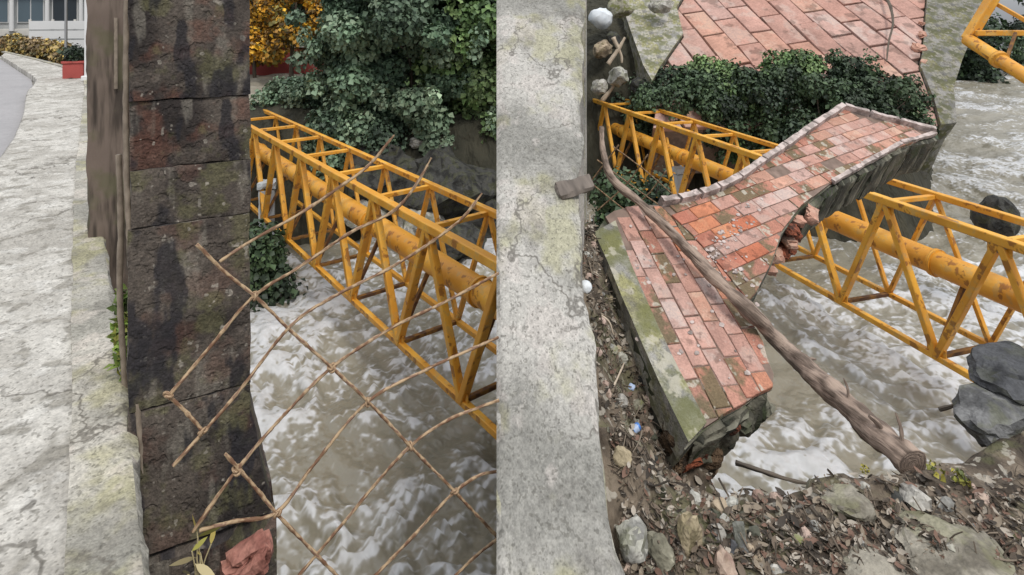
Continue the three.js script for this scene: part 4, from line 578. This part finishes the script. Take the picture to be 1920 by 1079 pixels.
[[1150, 480, -14, 60, 3.75], [1118, 520, 20, -70, 3.6], [1100, 470, 6, -60, 3.55], [1128, 600, 22, 40, 3.35], [1170, 690, -20, 50, 3.1]].forEach(([x, y, dx, dy, z], i) => { const a = onBank(x, y).add(V(0, .025, 0)), b = onBank(x + dx, y + dy).add(V(0, .04, 0)); tag(mesh('twig', tube([a, a.clone().lerp(b, .5).add(V(.01, .02, 0)), b], .006, 10, 6, .4, 30), M.paleWood), ['pale twig nearest the upper corner of the deck in the rubble', 'pale twig beside the bluish-white ball in the rubble', 'pale twig topmost in the rubble strip against the wall', 'pale twig halfway down the rubble strip', 'pale twig lowest in the rubble strip above the blue bottle'][i], 'twig'); });
{ // yellow weeds on the right bank
  [[1622, 882, 'small yellow-green weed at the water edge near the trunk foot'], [1797, 908, 'yellow-green weed in the leaf litter right of the trunk'], [1755, 890, 'tiny yellow weed between the two larger ones']].forEach(([x, y, l], i) => { const p = onBank(x, y), cl = []; for (let k = 0; k < 6; k++) cl.push({ p: V(rr(-.03, .03), rr(.01, .05), rr(-.03, .03)), r: .02, f: .9, s: k, t: rr(.1, 1) }); const t = thing('weed', l, 'weed', p); mesh('foliage', leafMesh(cl, i === 2 ? 24 : 48, .024, [[.07, .085, .02], [.19, .19, .03], [.36, .32, .05]], .1, 2), M.leaf, t); });
  const N = 3600, P = [], cl = []; const col = [[.085, .065, .048], [.15, .115, .085], [.24, .195, .145], [.37, .325, .27], [.045, .036, .028], [.17, .10, .072]];
  const g0 = new THREE.PlaneGeometry(.045, .024, 3, 2), q = g0.attributes.position; for (let i = 0; i < q.count; i++) { const x = q.getX(i) / .0225; q.setY(i, q.getY(i) * (1 - .8 * x * x)); q.setZ(i, .006 * x * x + .004 * Math.abs(q.getY(i)) / .012); } g0.computeVertexNormals();
  const im = new THREE.InstancedMesh(g0, std({ color: lc(1, 1, 1), roughness: .85 }), N), m = new THREE.Matrix4(), c = new THREE.Color();
  for (let i = 0; i < N; i++) { let x, z; if (i < 1000) { const py = rr(400, 900), px = mix(1080, 1150, (py - 400) / 500) + rr(0, mix(30, 140, (py - 400) / 500)); const p = onBank(px, py); x = p.x; z = -p.z; } else { const p = onBank(rr(1160, 1925), Math.pow(rnd(), .7) * 190 + 890); x = p.x; z = -p.z; } const s = .25 + 1.0 * Math.pow(rnd(), 2.2); m.compose(V(x, bankH(x, z) + rr(.004, .02), -z), new THREE.Quaternion().setFromEuler(new THREE.Euler(-1.57 + rr(-.7, .7), rr(-.7, .7), rr(0, 6))), V(s, s, s)); im.setMatrixAt(i, m); const k = col[Math.floor(rnd() * 6)]; im.setColorAt(i, c.setRGB(...k)); }
  im.name = 'leaf_litter'; im.castShadow = im.receiveShadow = true; scene.add(im); tag(im, 'brown fallen leaves scattered over the rubble bank', 'leaf litter', null, 'stuff');
}
{ // fine twigs and straw among the leaves
  const N = 420, g = new THREE.CylinderGeometry(.0022, .0034, .11, 5, 3), q = g.attributes.position; for (let i = 0; i < q.count; i++) q.setX(i, q.getX(i) + .012 * Math.cos(q.getY(i) * 24)); g.computeVertexNormals();
  const im = new THREE.InstancedMesh(g, std({ color: lc(1, 1, 1) }), N), m = new THREE.Matrix4(), c = new THREE.Color();
  for (let i = 0; i < N; i++) { const up = i < 260, py = up ? rr(400, 900) : 890 + 190 * Math.pow(rnd(), .7), p = onBank(up ? mix(1080, 1150, (py - 400) / 500) + rr(0, mix(25, 130, (py - 400) / 500)) : rr(1160, 1925), py), s = rr(.4, 1.5); m.compose(V(p.x, bankH(p.x, -p.z) + .012, p.z), new THREE.Quaternion().setFromEuler(new THREE.Euler(1.57 + rr(-.35, .35), rr(0, 6), rr(0, 6))), V(s, s, s)); im.setMatrixAt(i, m); const k = rr(.04, .22); im.setColorAt(i, c.setRGB(k, k * .8, k * .6)); }
  im.name = 'twig_litter'; im.castShadow = im.receiveShadow = true; scene.add(im); tag(im, 'fine twigs and straw scattered over the rubble bank', 'twig litter', null, 'stuff');
}
{ // thin old mesh behind the trunk top
  const t = thing('wire_mesh', 'small sagging piece of thin wire mesh behind the top of the trunk', 'wire mesh', at(1190, 340, 7)), o = t.position;
  for (const w of [[[1120, 300], [1180, 345], [1250, 395]], [[1150, 275], [1210, 320], [1262, 365]], [[1110, 345], [1160, 385], [1205, 418]], [[1120, 395], [1175, 345], [1215, 290]], [[1150, 415], [1210, 370], [1250, 320]], [[1108, 340], [1135, 305], [1160, 272]]]) mesh('wire', tube(w.map(([x, y]) => at(x, y, 7 + (y - 340) * .003).sub(o)), .008, 18, 6, .3, 20), M.rust, t);
}

renderer.render(scene, camera);
